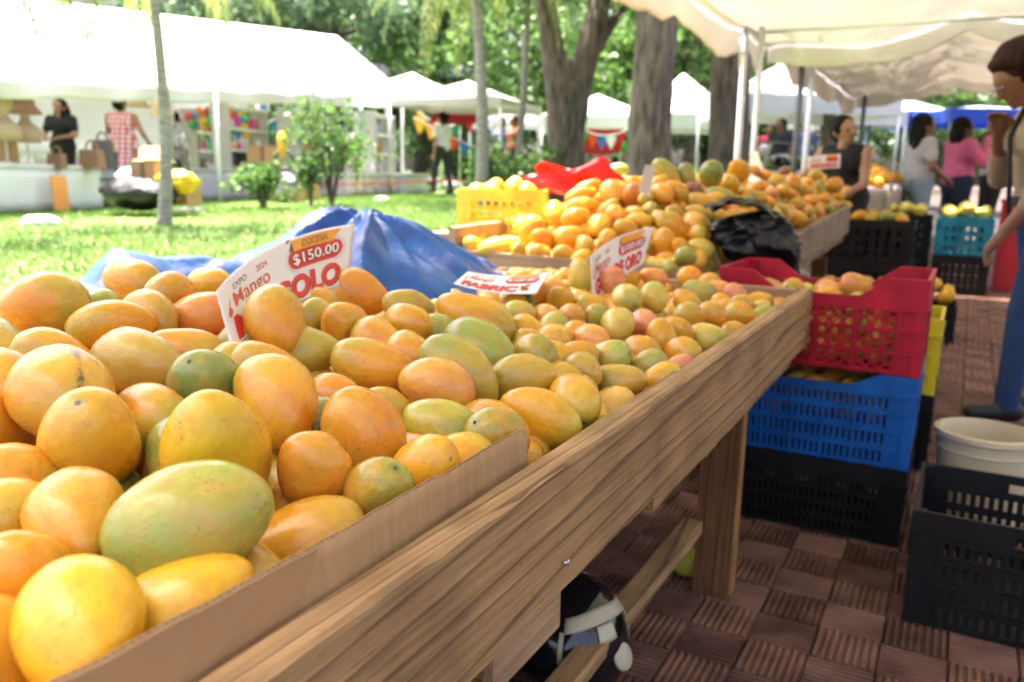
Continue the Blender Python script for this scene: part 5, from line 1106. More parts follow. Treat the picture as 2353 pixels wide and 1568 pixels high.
pennants('string of coloured pennants drooping from the white tent corner', atf(948, 238, 18), atf(1100, 250, 18), 4, 0.4, 0.30, [1, 0, 2, 5])
pennants('lower string of coloured pennants by the walking person', atf(950, 268, 17.6), atf(1105, 345, 17.6), 6, 0.02, 0.27, [1, 1, 4, 0, 3, 2])
pennants('string of pennants beyond the forked tree', atf(1330, 290, 17), atf(1460, 285, 17), 6, 0.2, 0.25, [2, 0, 3, 4, 5])
pennants('pennants hanging inside the long white tent', atf(440, 258, 16), atf(660, 262, 17), 12, 0.25, 0.26, [3, 1, 5, 0, 2])

# ------------------------------------------------------------------ vegetation
def bark(name, a, b_, sc=14.0, st=(1, 1, 0.25)):
    if name in MATS: return MATS[name]
    m = mat(name, a, 0.9, 0.3, sc, bump=0.9, bscale=sc*2.2, col2=b_, stretch=st); return m
m_bark = bark('grey_bark', (0.055, 0.040, 0.032), (0.17, 0.13, 0.105)); m_barkd = bark('dark_bark', (0.07, 0.055, 0.048), (0.2, 0.16, 0.14))
m_palmb = bark('palm_bark', (0.22, 0.195, 0.185), (0.38, 0.35, 0.34), 10, (1, 1, 6))
def leaf_mat(name, a, b_, tr=0.45):
    m = bpy.data.materials.new(name); N, L = nodes_of(m); b = N['Principled BSDF']; ge = N.new('ShaderNodeNewGeometry'); rp = N.new('ShaderNodeValToRGB'); e = rp.color_ramp.elements
    e[0].color = (*a, 1); e[1].color = (*b_, 1); L.new(ge.outputs['Random Per Island'], rp.inputs[0]); L.new(rp.outputs[0], b.inputs['Base Color']); b.inputs['Roughness'].default_value = 0.5
    t = N.new('ShaderNodeBsdfTranslucent'); L.new(rp.outputs[0], t.inputs[0]); ms = N.new('ShaderNodeMixShader'); ms.inputs[0].default_value = tr; L.new(b.outputs[0], ms.inputs[1]); L.new(t.outputs[0], ms.inputs[2]); L.new(ms.outputs[0], N['Material Output'].inputs[0]); return m
LEAF = [leaf_mat('leaf_mid', (0.045, 0.11, 0.025), (0.14, 0.25, 0.06)), leaf_mat('leaf_bright', (0.05, 0.125, 0.025), (0.14, 0.25, 0.06)), leaf_mat('leaf_dark', (0.028, 0.075, 0.02), (0.08, 0.16, 0.045)), leaf_mat('leaf_blue', (0.06, 0.12, 0.06), (0.16, 0.25, 0.12)), leaf_mat('leaf_frond', (0.14, 0.2, 0.05), (0.3, 0.36, 0.11))]
def leaves(pts, size, m, name, parent, asp=0.5):
    n = len(pts); d = rng.normal(0, 1, (n, 3)); d[:, 2] -= 0.4; d /= np.linalg.norm(d, axis=1, keepdims=True)
    s_ = np.cross(d, rng.normal(0, 1, (n, 3))); s_ /= np.linalg.norm(s_, axis=1, keepdims=True); L_ = (size*rng.uniform(0.6, 1.3, n))[:, None]
    nn = np.cross(d, s_)*L_*0.12
    V = np.stack([pts, pts + d*L_*0.5 + s_*L_*asp*0.5 + nn, pts + d*L_, pts + d*L_*0.5 - s_*L_*asp*0.5 + nn], 1).reshape(-1, 3)
    me = numpy_mesh(name, V, np.arange(4*n).reshape(-1, 4), m); return mk(name, me, parent)
def clumps(c, rad, ncl, nper, cr):
    """leaf points gathered in clumps over an uneven crown"""
    P = []
    for _ in range(ncl):
        d = rng.normal(0, 1, 3); d /= np.linalg.norm(d); r = rng.uniform(0.35, 1.0)**0.6; k = np.array(c) + d*np.array(rad)*r
        cs = cr*rng.uniform(0.6, 1.5); P.append(k + rng.normal(0, 0.42, (int(nper*rng.uniform(0.6, 1.3)), 3))*np.array([cs, cs, cs*0.6]))
    return np.concatenate(P)
def tree(name, label, base, trunk_pts, radii, crown, m_tr, lm, ncl=60, nper=110, size=0.2, cr=0.7, branches=5, group='trees in the park'):
    root = empty(name, base, 0, label, 'tree', group); b0 = np.array(base)
    q = MB()
    for pts, rd in zip(trunk_pts, radii):
        pp = [Vector(p) for p in pts]; dense = []; rr = []
        for i in range(len(pp) - 1):
            for k in range(5): f = k/5; dense.append(pp[i].lerp(pp[i + 1], f) + Vector((0.02*fbm(i + f, 1.0), 0.02*fbm(i + f, 5.0), 0))*3*rd[i]); rr.append((rd[i]*(1 - f) + rd[i + 1]*f)*(1 + 0.06*fbm((i + f)*3, rd[0]*9)))
        dense.append(pp[-1]); rr.append(rd[-1]); q.tube(dense, rr, 14)
    q.build('trunk', m_tr, root, smooth=True)
    if crown:
        cc, cr_ = np.array(crown[0]), crown[1]; tip = Vector(trunk_pts[0][-1])
        qb = MB()
        for k in range(branches):
            d = rng.normal(0, 1, 3); d[2] = abs(d[2]); d /= np.linalg.norm(d); e = cc + d*np.array(cr_)*0.75
            mid = (np.array(tip) + e)/2 + rng.normal(0, 0.25, 3); qb.tube([tuple(tip), tuple(mid), tuple(e)], [radii[0][-1]*0.8, radii[0][-1]*0.45, 0.02], 7)
        qb.build('branch', m_tr, root, smooth=True)
        leaves(clumps(cc, cr_, ncl, nper, cr), size, lm, 'crown', root)
    return root
def rel(p, b_): return tuple(np.array(p) - np.array(b_))
# forked tree
b_ = atf(1302, 440, 13.5); b_[2] = lawn_z(b_[0], b_[1])
tree('forked_tree', 'big grey tree forking into two stems behind the red bag', b_, [[(0, 0, -0.1), rel(atf(1300, 330, 13.5), b_), rel(atf(1298, 232, 13.5), b_), rel(atf(1270, 120, 13.5), b_), rel(atf(1252, 0, 13.4), b_), rel(atf(1235, -120, 13.4), b_)], [rel(atf(1312, 300, 13.5), b_), rel(atf(1325, 215, 13.5), b_), rel(atf(1355, 100, 13.6), b_), rel(atf(1385, -20, 13.8), b_), rel(atf(1420, -140, 14), b_)], [rel(atf(1350, 140, 13.6), b_), rel(atf(1400, 60, 13.9), b_), rel(atf(1450, -10, 14.2), b_)]], [[0.36, 0.29, 0.29, 0.19, 0.15, 0.11], [0.22, 0.22, 0.19, 0.17, 0.13], [0.12, 0.10, 0.07]], (rel(atf(1310, -190, 14), b_), (3.4, 3.4, 1.8)), m_bark, LEAF[0], 70, 110, 0.2, 0.7)
b_ = atf(1490, 430, 11.0); b_[2] = lawn_z(b_[0], b_[1])
tree('straight_tree', 'thick straight bare trunk in the middle of the picture', b_, [[(0, 0, -0.1), rel(atf(1492, 300, 11), b_), rel(atf(1503, 150, 11), b_), rel(atf(1512, 0, 11), b_), rel(atf(1520, -180, 11), b_)]], [[0.31, 0.275, 0.265, 0.26, 0.22]], (rel(atf(1530, -330, 11.5), b_), (3.0, 3.0, 1.6)), m_bark, LEAF[1], 50, 110, 0.18, 0.6)
b_ = atf(1672, 440, 13.0); b_[2] = lawn_z(b_[0], b_[1])
tree('straight_tree', 'trunk half hidden behind the pair of canopy poles', b_, [[(0, 0, -0.1), rel(atf(1676, 250, 13), b_), rel(atf(1684, 80, 13), b_), rel(atf(1690, -150, 13), b_)]], [[0.33, 0.30, 0.285, 0.24]], (rel(atf(1700, -250, 13.5), b_), (3.0, 3.0, 1.6)), m_bark, LEAF[0], 50, 110, 0.2, 0.6)
b_ = atf(1910, 430, 17.0); b_[2] = floor_z(b_[1])
tree('straight_tree', 'dark trunk behind the second canopy pole', b_, [[(0, 0, -0.1), rel(atf(1908, 250, 17), b_), rel(atf(1912, 80, 17), b_), rel(atf(1915, -100, 17), b_)]], [[0.22, 0.2, 0.19, 0.16]], (rel(atf(1900, -60, 18), b_), (3.0, 3.0, 1.4)), m_barkd, LEAF[1], 50, 110, 0.22, 0.7)
# background trees: (px, py of crown centre, distance, crown radii, leaf kind)
BG = [(520, 10, 26, (4.0, 3.0, 2.2), 3, 'pale bluish green tree over the tent ridge at the left'), (760, 40, 24, (3.6, 3.0, 2.4), 3, 'hazy green tree above the white tent ridge'), (960, 60, 27, (3.8, 3.0, 3.0), 0, 'dense green tree behind the lilac tent'), (1130, 130, 24, (3.0, 3.0, 2.6), 1, 'bright green tree behind the slender palm'), (1260, 40, 30, (4.2, 3.0, 3.4), 2, 'dark tree beyond the forked trunk'), (1420, 170, 26, (2.6, 2.6, 2.2), 0, 'green tree between the forked and the straight trunk'), (1590, 110, 23, (2.6, 2.6, 2.6), 1, 'leafy tree right of the straight trunk'), (1620, 260, 30, (2.8, 2.4, 1.6), 2, 'dark foliage behind the tall white tent'), (1760, 190, 30, (3.2, 2.6, 2.4), 2, 'dark tree behind the largest white tent'), (1960, 190, 30, (3.0, 2.6, 2.0), 1, 'light green tree behind the far canopies'), (1060, 300, 32, (3.0, 2.5, 1.6), 2, 'dark low tree behind the grey tent'), (2230, 300, 38, (4.5, 3, 2.2), 1, 'far bright tree at the end of the walkway')]
for px, py, fw_, rad, kd, lab in BG:
    c = atf(px, py, fw_); g0 = lawn_z(c[0], c[1]) if c[0] < -2.7 else floor_z(min(30, c[1])); base = np.array([c[0], c[1], g0])
    h = c[2] - g0
    tree('leafy_tree', lab, base, [[(0, 0, -0.1), (0.1, 0.1, h*0.3), (0.0, 0.15, h*0.62), (0.1, 0.1, max(h*0.9, 0.8))]], [[0.24, 0.2, 0.16, 0.1]], ((0, 0, h), rad), m_barkd, LEAF[kd], 85, 95, 0.26, 0.75, group='leafy trees behind the tents')
# far wall of foliage
P = []
for k in range(46):
    px = 380 + 1990*k/45 + random.uniform(-20, 20); c = atf(px, random.uniform(60, 330), random.uniform(36, 46)); P.append(c + rng.normal(0, 1, (190, 3))*np.array([1.7, 1.7, 1.5]))
P = np.concatenate(P); P = P[P[:, 2] > 0.6]
o = leaves(P, 0.6, LEAF[2], 'treeline', None); tag(o, 'dark mass of far trees closing off the park', 'trees', kind='stuff')
# palms
def frond(q, base, az, L_, droop, up, nl=26, ll=0.42, m=0):
    pts = []; d = np.array([math.cos(az), math.sin(az), 0.0])
    for k in range(13):
        t = k/12; pts.append(np.array(base) + d*L_*(t - 0.18*t*t*droop) + np.array([0, 0, up*t - droop*L_*0.62*t*t]))
    q.tube([tuple(p) for p in pts], [0.014*(1 - 0.8*k/12) + 0.002 for k in range(13)], 5)
    for k in range(nl):
        t = 0.12 + 0.88*k/nl; i = min(11, int(t*12)); p = pts[i] + (pts[i + 1] - pts[i])*(t*12 - i); tg = pts[i + 1] - pts[i]; tg /= np.linalg.norm(tg)
        sd = np.cross(tg, [0, 0, 1]); sd /= np.linalg.norm(sd) + 1e-9
        for s_ in (-1, 1):
            l_ = ll*math.sin(PI*min(1, 0.25 + 0.7*t))*random.uniform(0.85, 1.1); e = sd*s_*0.62 + tg*0.55 + np.array([0, 0, -0.45 - 0.3*random.random()]); e /= np.linalg.norm(e)
            w_ = np.cross(e, tg); w_ /= np.linalg.norm(w_) + 1e-9; w_ = np.cross(w_, e)*0.016
            mid = p + e*l_*0.5 + np.array([0, 0, 0.02]); tip = p + e*l_ + np.array([0, 0, -0.06])
            q.add([p - w_*0.5, p + w_*0.5, mid + w_, mid - w_, tip], [(0, 1, 2, 3), (3, 2, 4)])
def palm(label, base, top, r0, r1, nf, L_, seed, azs=None, m=None):
    random.seed(seed); base = np.array(base); root = empty('palm_tree', base, 0, label, 'palm', 'slender palms on the lawn'); t = np.array(top) - base
    q = MB(); pts = []; rr = []
    for k in range(61):
        f = k/60; pts.append(tuple(t*f + np.array([0.05*math.sin(f*3), 0.02*math.sin(f*5), 0]))); rr.append((r0 + (r1 - r0)*f)*(1 + 0.25*math.exp(-f*18)) + (0.0025 if k % 2 else 0))
    q.tube(pts, rr, 12); q.build('trunk', m_palmb, root, smooth=True)
    q = MB(); e = np.array(pts[-1]); q.tube([tuple(e - [0, 0, 0.02]), tuple(e + [0, 0, 0.2]), tuple(e + [0, 0, 0.5]), tuple(e + [0, 0, 0.62])], [r1*1.25, r1*1.35, r1*0.9, r1*0.4], 12); q.build('crown_shaft', mat('palm_green', (0.16, 0.26, 0.07), 0.5, 0.15, 6), root, smooth=True)
    for k in range(nf):
        az = azs[k] if azs is not None and k < len(azs) else 2*PI*k/nf + random.uniform(-0.2, 0.2)
        q = MB(); frond(q, tuple(e + [0, 0, 0.5]), az, L_*random.uniform(0.85, 1.1), random.uniform(1.2, 2.1), random.uniform(0.3, 0.8)); q.build('frond', m or LEAF[4], root)
    return root
pb = onlawn(378, 520)
palm('slender palm with a ringed pale trunk in front of the long white tent', pb, atf(351, -75, 7.65), 0.060, 0.036, 9, 1.45, 3, [math.radians(a) for a in (35, 60, 100, 150, 190, 215, 240, 290, 330)])
pb = atf(1106, 470, 12.2); pb[2] = lawn_z(pb[0], pb[1])
palm('slender dark palm trunk rising between the pennants and the forked tree', pb, atf(1091, -60, 12.0), 0.10, 0.062, 11, 1.9, 5)
pb = atf(1180, 440, 15.5); pb[2] = lawn_z(pb[0], pb[1])
palm('palm whose grey-green fronds hang before the forked tree', pb, atf(1215, -45, 15.3), 0.07, 0.05, 10, 1.7, 8, m=LEAF[3])
pb = atf(40, 600, 5.4); pb[2] = lawn_z(pb[0], pb[1]); pb[0] -= 1.2
palm('palm outside the left of the picture with frond tips hanging in', pb, (pb[0] + 0.1, pb[1], 2.55), 0.06, 0.04, 8, 1.5, 11, m=LEAF[0])
random.seed(21)
# shrubs
def shrub(label, px, py, h, wd, n, seed, lm, nst=7):
    r = np.random.default_rng(seed); p = onlawn(px, py); root = empty('shrub', p, 0, label, 'shrub', 'shrubs on the lawn'); q = MB(); tips = []
    for k in range(nst):
        a = 2*PI*k/nst + r.uniform(-0.3, 0.3); rr = wd*r.uniform(0.25, 1.0); e = np.array([rr*math.cos(a), rr*math.sin(a), h*r.uniform(0.55, 1.0)])
        m_ = e*0.5 + np.array([0, 0, 0.08*h]); q.tube([(0, 0, -0.03), tuple(m_*np.array([0.7, 0.7, 0.9])), tuple(e)], [0.022, 0.014, 0.006], 6); tips += [e, (m_ + e)/2, m_*np.array([0.8, 0.8, 1.2]) + r.normal(0, 0.03, 3)]
        for _ in range(2): e2 = e*r.uniform(0.6, 0.9) + r.normal(0, wd*0.28, 3); tips.append(e2); q.tube([tuple(m_*np.array([0.7, 0.7, 0.9])), tuple(e2)], [0.009, 0.004], 5)
    q.build('stem', m_bark, root)
    P = np.concatenate([t + r.normal(0, 0.10*max(0.5, h), (n, 3)) for t in tips]); P = P[P[:, 2] > h*0.25]
    leaves(P, 0.105, lm, 'crown', root, 0.62); return root
shrub('large leafy shrub on the lawn before the long white tent', 762, 474, 1.45, 0.46, 13, 1, LEAF[1], 8)
shrub('small pale shrub left of the large one', 606, 480, 0.55, 0.30, 16, 2, LEAF[1], 6)
shrub('shrub at the foot of the slender dark palm', 1120, 470, 0.85, 0.36, 20, 3, LEAF[1], 7)
shrub('shrub between the slender palm and the forked tree', 1215, 470, 0.8, 0.40, 20, 4, LEAF[1], 7)
shrub('young dark sapling hugging the large shrub', 715, 474, 0.8, 0.14, 14, 6, LEAF[0], 4)
# ------------------------------------------------------------------ people
SKIN = [mat('skin_brown', (0.25, 0.12, 0.07), 0.5, 0.08, 8), mat('skin_light_brown', (0.38, 0.20, 0.125), 0.5, 0.08, 8), mat('skin_dark', (0.10, 0.05, 0.033), 0.5, 0.08, 8)]
m_hair = mat('black_hair', (0.008, 0.006, 0.0055), 0.65, 0.4, 40, spec=0.15, bump=0.6, bscale=60, stretch=(1, 1, 0.2)); m_hairb = mat('auburn_hair', (0.03, 0.008, 0.006), 0.6, 0.4, 40, spec=0.2, bump=0.6, bscale=60, stretch=(1, 1, 0.2))
def clothm(n_, c, **k): return mat('cloth_' + n_, c, 0.85, 0.14, 7, bump=0.5, bscale=16, **k)
m_shoe = mat('dark_shoe', (0.02, 0.018, 0.017), 0.5)
def gingham():
    m = bpy.data.materials.new('gingham'); N, L = nodes_of(m); b = N['Principled BSDF']; tc = N.new('ShaderNodeTexCoord'); sp = N.new('ShaderNodeSeparateXYZ'); L.new(tc.outputs['Object'], sp.inputs[0]); vs = []
    for ax in (0, 2):
        a = N.new('ShaderNodeMath'); a.operation = 'MULTIPLY'; a.inputs[1].default_value = 15; L.new(sp.outputs[ax], a.inputs[0]); f_ = N.new('ShaderNodeMath'); f_.operation = 'FRACT'; L.new(a.outputs[0], f_.inputs[0]); g_ = N.new('ShaderNodeMath'); g_.operation = 'GREATER_THAN'; g_.inputs[1].default_value = 0.5; L.new(f_.outputs[0], g_.inputs[0]); vs.append(g_.outputs[0])
    ad = N.new('ShaderNodeMath'); ad.operation = 'ADD'; L.new(vs[0], ad.inputs[0]); L.new(vs[1], ad.inputs[1]); h = N.new('ShaderNodeMath'); h.operation = 'MULTIPLY'; h.inputs[1].default_value = 0.5; L.new(ad.outputs[0], h.inputs[0])
    rp = N.new('ShaderNodeValToRGB'); e = rp.color_ramp.elements; e[0].color = (0.8, 0.76, 0.78, 1); e[1].color = (0.62, 0.03, 0.06, 1); k = e.new(0.5); k.color = (0.7, 0.3, 0.36, 1); L.new(h.outputs[0], rp.inputs[0]); L.new(rp.outputs[0], b.inputs['Base Color']); b.inputs['Roughness'].default_value = 0.85; return m
def person(label, base, rz, mats, H=1.63, fat=1.0, elbow=None, wrist=None, lean=0.0, nod=0.0, sleeve=0.5, hair='short', hairm=None, legs=None, dress=False, voxel=0.012, turn=0.0, extras=None, eyes=True):
    """mats: skin, top, bottom, shoe. elbow/wrist: positions (left, right) relative to the standing figure, facing +Y"""
    s = H/1.65; root = empty('person', base, rz, label, 'person')
    elbow = elbow or [(-0.25, -0.02, 1.08), (0.25, -0.02, 1.08)]; wrist = wrist or [(-0.24, 0.08, 0.85), (0.24, 0.08, 0.85)]
    legs = legs or [(-0.10, 0.0), (0.10, 0.0)]
    caps = []                                    # a, b, ra, rb, material
    def C(a, b_, ra, rb, mi): caps.append((np.array(a, float), np.array(b_, float), ra, rb, mi))
    PV = np.array([0, 0, 0.92]); cl, sl_ = math.cos(lean), math.sin(lean)
    def up(p):
        p = np.array(p, float) - PV; return np.array([p[0], p[1]*cl + p[2]*sl_, p[2]*cl - p[1]*sl_]) + PV
    NK = np.array([0, 0.0, 1.42]); cn, sn = math.cos(nod), math.sin(nod); ct, st = math.cos(turn), math.sin(turn)
    def hd(p):
        p = np.array(p, float) - NK; p = np.array([p[0]*ct - p[1]*st, p[0]*st + p[1]*ct, p[2]]); p = np.array([p[0], p[1]*cn + p[2]*sn, p[2]*cn - p[1]*sn]); return up(p + NK)
    f_ = fat
    C(up((-0.075*f_, 0, 0.92)), up((0.075*f_, 0, 0.92)), 0.118*f_, 0.118*f_, 2 if not dress else 1)
    C(up((0, -0.015, 0.99)), up((0, 0, 1.15)), 0.135*f_, 0.128*f_, 1); C(up((-0.05*f_, 0, 1.0)), up((0.05*f_, 0, 1.0)), 0.125*f_, 0.125*f_, 1)
    C(up((-0.075, 0.01, 1.25)), up((0.075, 0.01, 1.25)), 0.118*f_, 0.118*f_, 1); C(up((-0.13*f_, -0.01, 1.355)), up((0.13*f_, -0.01, 1.355)), 0.062, 0.062, 1)
    C(up((0, 0, 1.36)), hd((0, 0.01, 1.45)), 0.058, 0.052, 0)
    C(hd((0, 0.0, 1.545)), hd((0, 0.03, 1.565)), 0.092, 0.086, 0); C(hd((0, 0.045, 1.478)), hd((0, 0.05, 1.525)), 0.048, 0.066, 0); C(hd((0, 0.085, 1.462)), hd((0, 0.06, 1.46)), 0.026, 0.034, 0)
    C(hd((0, 0.122, 1.518)), hd((0, 0.108, 1.55)), 0.017, 0.011, 0); C(hd((-0.022, 0.098, 1.482)), hd((0.022, 0.098, 1.482)), 0.011, 0.011, 0); C(hd((-0.03, 0.098, 1.572)), hd((0.03, 0.098, 1.572)), 0.014, 0.014, 0)
    for sx in (-1, 1): C(hd((sx*0.09, 0.0, 1.505)), hd((sx*0.095, -0.01, 1.545)), 0.014, 0.018, 0)
    for k, sx in enumerate((-1, 1)):
        sh = up((sx*0.175*f_, -0.01, 1.345)); el = up(elbow[k]); wr = up(wrist[k])
        smt = sh + (el - sh)*min(1, sleeve*2) if sleeve < 0.5 else None
        if sleeve <= 0: C(sh, el, 0.052, 0.042, 0)
        elif sleeve <= 0.5: C(sh, sh + (el - sh)*0.62, 0.066*f_, 0.062, 1); C(sh, el, 0.05, 0.042, 0)
        else: C(sh, el, 0.064*f_, 0.054, 1)
        if sleeve > 0.5: C(el, el + (wr - el)*(1.0 if sleeve >= 1 else 0.5), 0.053, 0.042, 1)
        C(el, wr, 0.041, 0.027, 0)
        d = wr - el; d /= np.linalg.norm(d); x_ = np.cross(d, [0, 0, 1.0]); x_ = x_/np.linalg.norm(x_) if np.linalg.norm(x_) > 0.2 else np.array([0, 1.0, 0]); n_ = np.cross(x_, d)
        pm = wr + d*0.085; C(wr, pm - x_*0.02, 0.026, 0.019, 0); C(wr, pm + x_*0.02, 0.026, 0.019, 0)
        for q_, (o_, l_) in enumerate(((-0.033, 0.062), (-0.011, 0.074), (0.011, 0.07), (0.033, 0.055))):
            a = pm + x_*o_; m_ = a + d*l_*0.55 - n_*0.012; C(a, m_, 0.0095, 0.009, 0); C(m_, m_ + d*l_*0.4 - n_*0.03, 0.009, 0.008, 0)
        a = wr + d*0.03 - x_*0.025*sx; m_ = a - x_*sx*0.03 + d*0.03; C(a, m_, 0.012, 0.011, 0); C(m_, m_ + d*0.035 - n_*0.012, 0.011, 0.009, 0)
    for (lx, ly) in legs:
        sg_ = 1 if lx > 0 else -1
        hp = (sg_*0.09*f_, 0, 0.88); kn = (sg_*0.09*f_ + (lx - sg_*0.09)*0.5, ly*0.55 + 0.025, 0.48); an = (lx, ly, 0.085)
        C(hp, kn, 0.098*f_, 0.066, 2 if not dress else 0); C(kn, an, 0.064, 0.05, 2 if not dress else 0); C((lx, ly - 0.035, 0.05), (lx*1.05, ly + 0.14, 0.036), 0.045, 0.035, 3)
    if dress: C((0, 0, 0.9), (0, 0.0, 0.5), 0.155*f_, 0.20*f_, 1)
    q = MB()
    for a, b_, ra, rb, mi in caps:
        q.tube([a*s, (a + (b_ - a)*0.5)*s, b_*s], [ra*s, (ra + rb)/2*s, rb*s], 12); q.ball(a*s, ra*s*0.999, 12, 8); q.ball(b_*s, rb*s*0.999, 12, 8)
    me = q.mesh('body', mats[0]); o = bpy.data.objects.new('body', me); COL.objects.link(o)
    r_ = o.modifiers.new('r', 'REMESH'); r_.mode = 'VOXEL'; r_.voxel_size = voxel; sm = o.modifiers.new('s', 'SMOOTH'); sm.factor = 0.5; sm.iterations = 3
    dg = bpy.context.evaluated_depsgraph_get(); dg.update(); me2 = bpy.data.meshes.new_from_object(o.evaluated_get(dg)); bpy.data.objects.remove(o); bpy.data.meshes.remove(me)
    me2.name = 'body'; me2.materials.clear()
    for m in mats: me2.materials.append(m)
    nf = len(me2.polygons); cen = np.zeros(nf*3); me2.polygons.foreach_get('center', cen); cen = cen.reshape(-1, 3)/s; best = np.full(nf, 1e9); mi_ = np.zeros(nf, int)
    for a, b_, ra, rb, mi in caps:
        ab = b_ - a; t = np.clip(((cen - a) @ ab)/(ab @ ab + 1e-12), 0, 1); d = np.linalg.norm(cen - (a + t[:, None]*ab), axis=1) - (ra + (rb - ra)*t); c = d < best; best[c] = d[c]; mi_[c] = mi
    me2.polygons.foreach_set('material_index', mi_.astype(np.int32)); me2.polygons.foreach_set('use_smooth', [True]*nf); me2.update()
    mk('body', me2, root)
    hm_ = hairm or m_hair; q = MB(); hb = lambda c, r, n=16: q.ball(tuple(hd(c)*s), tuple(np.array(r)*s), n, 10, fn=lambda p: 1 + 0.07*ridged(p[0]*3 + c[2]*9, p[1]*3, p[2]*1.2) + 0.05*ridged(p[0]*9, p[1]*9 + c[2]*5, p[2]*3))
    hb((0, -0.022, 1.572), (0.104, 0.108, 0.100), 24); hb((0, -0.055, 1.52), (0.092, 0.075, 0.085), 20)
    if hair == 'fringe': hb((0, 0.04, 1.628), (0.085, 0.06, 0.042)); hb((0, -0.03, 1.60), (0.115, 0.12, 0.095), 20)
    if hair == 'bun': hb((0, -0.135, 1.575), (0.06, 0.05, 0.06))
    if hair in ('long', 'bob'):
        for sx in (-1, 0, 1): hb((sx*0.07, -0.06, 1.44 if hair == 'long' else 1.47), (0.06, 0.055, 0.15 if hair == 'long' else 0.10))
    if hair == 'long': hb((0.05, -0.08, 1.30), (0.07, 0.04, 0.13)); hb((-0.06, 0.02, 1.36), (0.035, 0.05, 0.14))
    q.build('hair', hm_, root, smooth=True)
    if eyes:
        for sx in (-1, 1): q = MB(); q.ball(tuple(hd((sx*0.032, 0.100, 1.548))*s), 0.011*s, 8, 6); q.build('eye', mat('dark_eye', (0.02, 0.015, 0.012), 0.2), root, smooth=True)
    if extras: extras(root, lambda p: up(p)*s, lambda p: hd(p)*s)
    return root
def ground_at(px, fw_, py=420):
    p = atf(px, py, fw_); p[2] = floor_z(p[1]) if p[0] > -2.1 else lawn_z(p[0], p[1]); return p
# man at the right edge
m_vest = clothm('beige_vest', (0.36, 0.27, 0.185)); m_jean = clothm('blue_denim', (0.018, 0.045, 0.13)); m_strap = mat('black_strap', (0.012, 0.012, 0.013), 0.6)
def man_extras(root, up, hd):
    q = MB(); q.tube([tuple(up((0.02, 0.05, 1.40))), tuple(up((-0.05, 0.14, 1.28))), tuple(up((-0.06, 0.155, 1.12))), tuple(up((-0.05, 0.17, 0.98))), tuple(up((-0.06, 0.165, 0.88)))], 0.012, 6); q.build('strap', m_strap, root, smooth=True)
    q = MB(); q.lathe([(0.150, 0.0), (0.158, 0.0), (0.158, 0.045), (0.150, 0.045)], 28); o = q.build('belt', m_strap, root, tuple(up((0, 0, 0.955)))); o.scale = (1.28, 1.0, 1)
    q = MB(); p = hd((-0.032, 0.118, 1.55)); q.tube([tuple(hd((-0.055, 0.10, 1.55))), tuple(hd((-0.03, 0.125, 1.552))), tuple(hd((0.03, 0.125, 1.552))), tuple(hd((0.055, 0.10, 1.55)))], 0.004, 5); q.build('spectacles', mat('glass_rim', (0.3, 0.3, 0.32), 0.2, metal=1.0), root)
mb_ = atz(2296, 962, 0.03)
person('person in beige vest and blue jeans bending over at the right edge', (mb_[0] + 0.088, mb_[1] + 0.04, floor_z(mb_[1])), math.radians(104), [SKIN[0], m_vest, m_jean, m_shoe], 1.72, 1.0, elbow=[(-0.29, 0.06, 1.10), (0.29, 0.10, 1.10)], wrist=[(-0.22, 0.24, 0.90), (0.10, 0.14, 1.31)], lean=0.20, nod=0.42, sleeve=0.8, hair='fringe', hairm=m_hairb, legs=[(-0.11, 0.10), (0.11, -0.12)], voxel=0.009, extras=man_extras)
p = ground_at(1944, 7.3)
person('woman in black sleeveless top leaning over the end of the second stall', p, math.radians(160), [SKIN[1], clothm('black', (0.012, 0.011, 0.012)), clothm('dark_trousers', (0.02, 0.02, 0.025)), m_shoe], 1.53, 1.2, elbow=[(-0.25, 0.12, 1.08), (0.34, 0.14, 1.14)], wrist=[(-0.12, 0.34, 1.0), (0.50, 0.34, 1.02)], lean=0.22, nod=-0.05, sleeve=0.0, hair='bun', turn=1.1, voxel=0.01)
p = ground_at(2108, 9.2)
person('woman in pale grey T-shirt with black hair, seen from behind', p, math.radians(-60), [SKIN[0], clothm('pale_grey', (0.46, 0.45, 0.45)), clothm('pale_denim', (0.22, 0.30, 0.36)), m_shoe], 1.63, 1.15, elbow=[(-0.26, 0.0, 1.10), (0.28, 0.0, 1.10)], wrist=[(-0.2, 0.2, 1.02), (0.2, 0.2, 0.98)], hair='long', voxel=0.014)
p = ground_at(2198, 9.9)
person('woman in pink blouse raising a hand to her face', p, math.radians(-62), [SKIN[2], clothm('pink', (0.62, 0.14, 0.28)), clothm('navy_jeans', (0.015, 0.022, 0.05)), m_shoe], 1.62, 1.28, elbow=[(-0.24, 0.16, 1.12), (0.27, 0.14, 1.12)], wrist=[(-0.1, 0.34, 1.30), (0.10, 0.25, 1.42)], sleeve=1.0, hair='bob', voxel=0.014)
p = ground_at(2278, 10.3)
person('person in white shirt and dark trousers facing the pink blouse', p, math.radians(105), [SKIN[1], clothm('white_shirt', (0.62, 0.64, 0.68)), clothm('black_trousers', (0.016, 0.016, 0.018)), m_shoe], 1.68, 1.05, elbow=[(-0.24, 0.16, 1.15), (0.26, 0.14, 1.12)], wrist=[(-0.08, 0.32, 1.36), (0.12, 0.3, 1.2)], sleeve=0.5, hair='short', voxel=0.014)
p = atf(290, 420, 12.0); p[2] = 0.64
person('woman in red gingham dress seen from behind at the craft stall', p, math.radians(20), [SKIN[1], gingham(), SKIN[1], m_shoe], 1.50, 1.25, elbow=[(-0.30, 0.08, 1.12), (0.32, 0.02, 1.10)], wrist=[(-0.26, 0.26, 1.02), (0.30, 0.2, 0.98)], sleeve=0.0, hair='bun', dress=True, voxel=0.014)
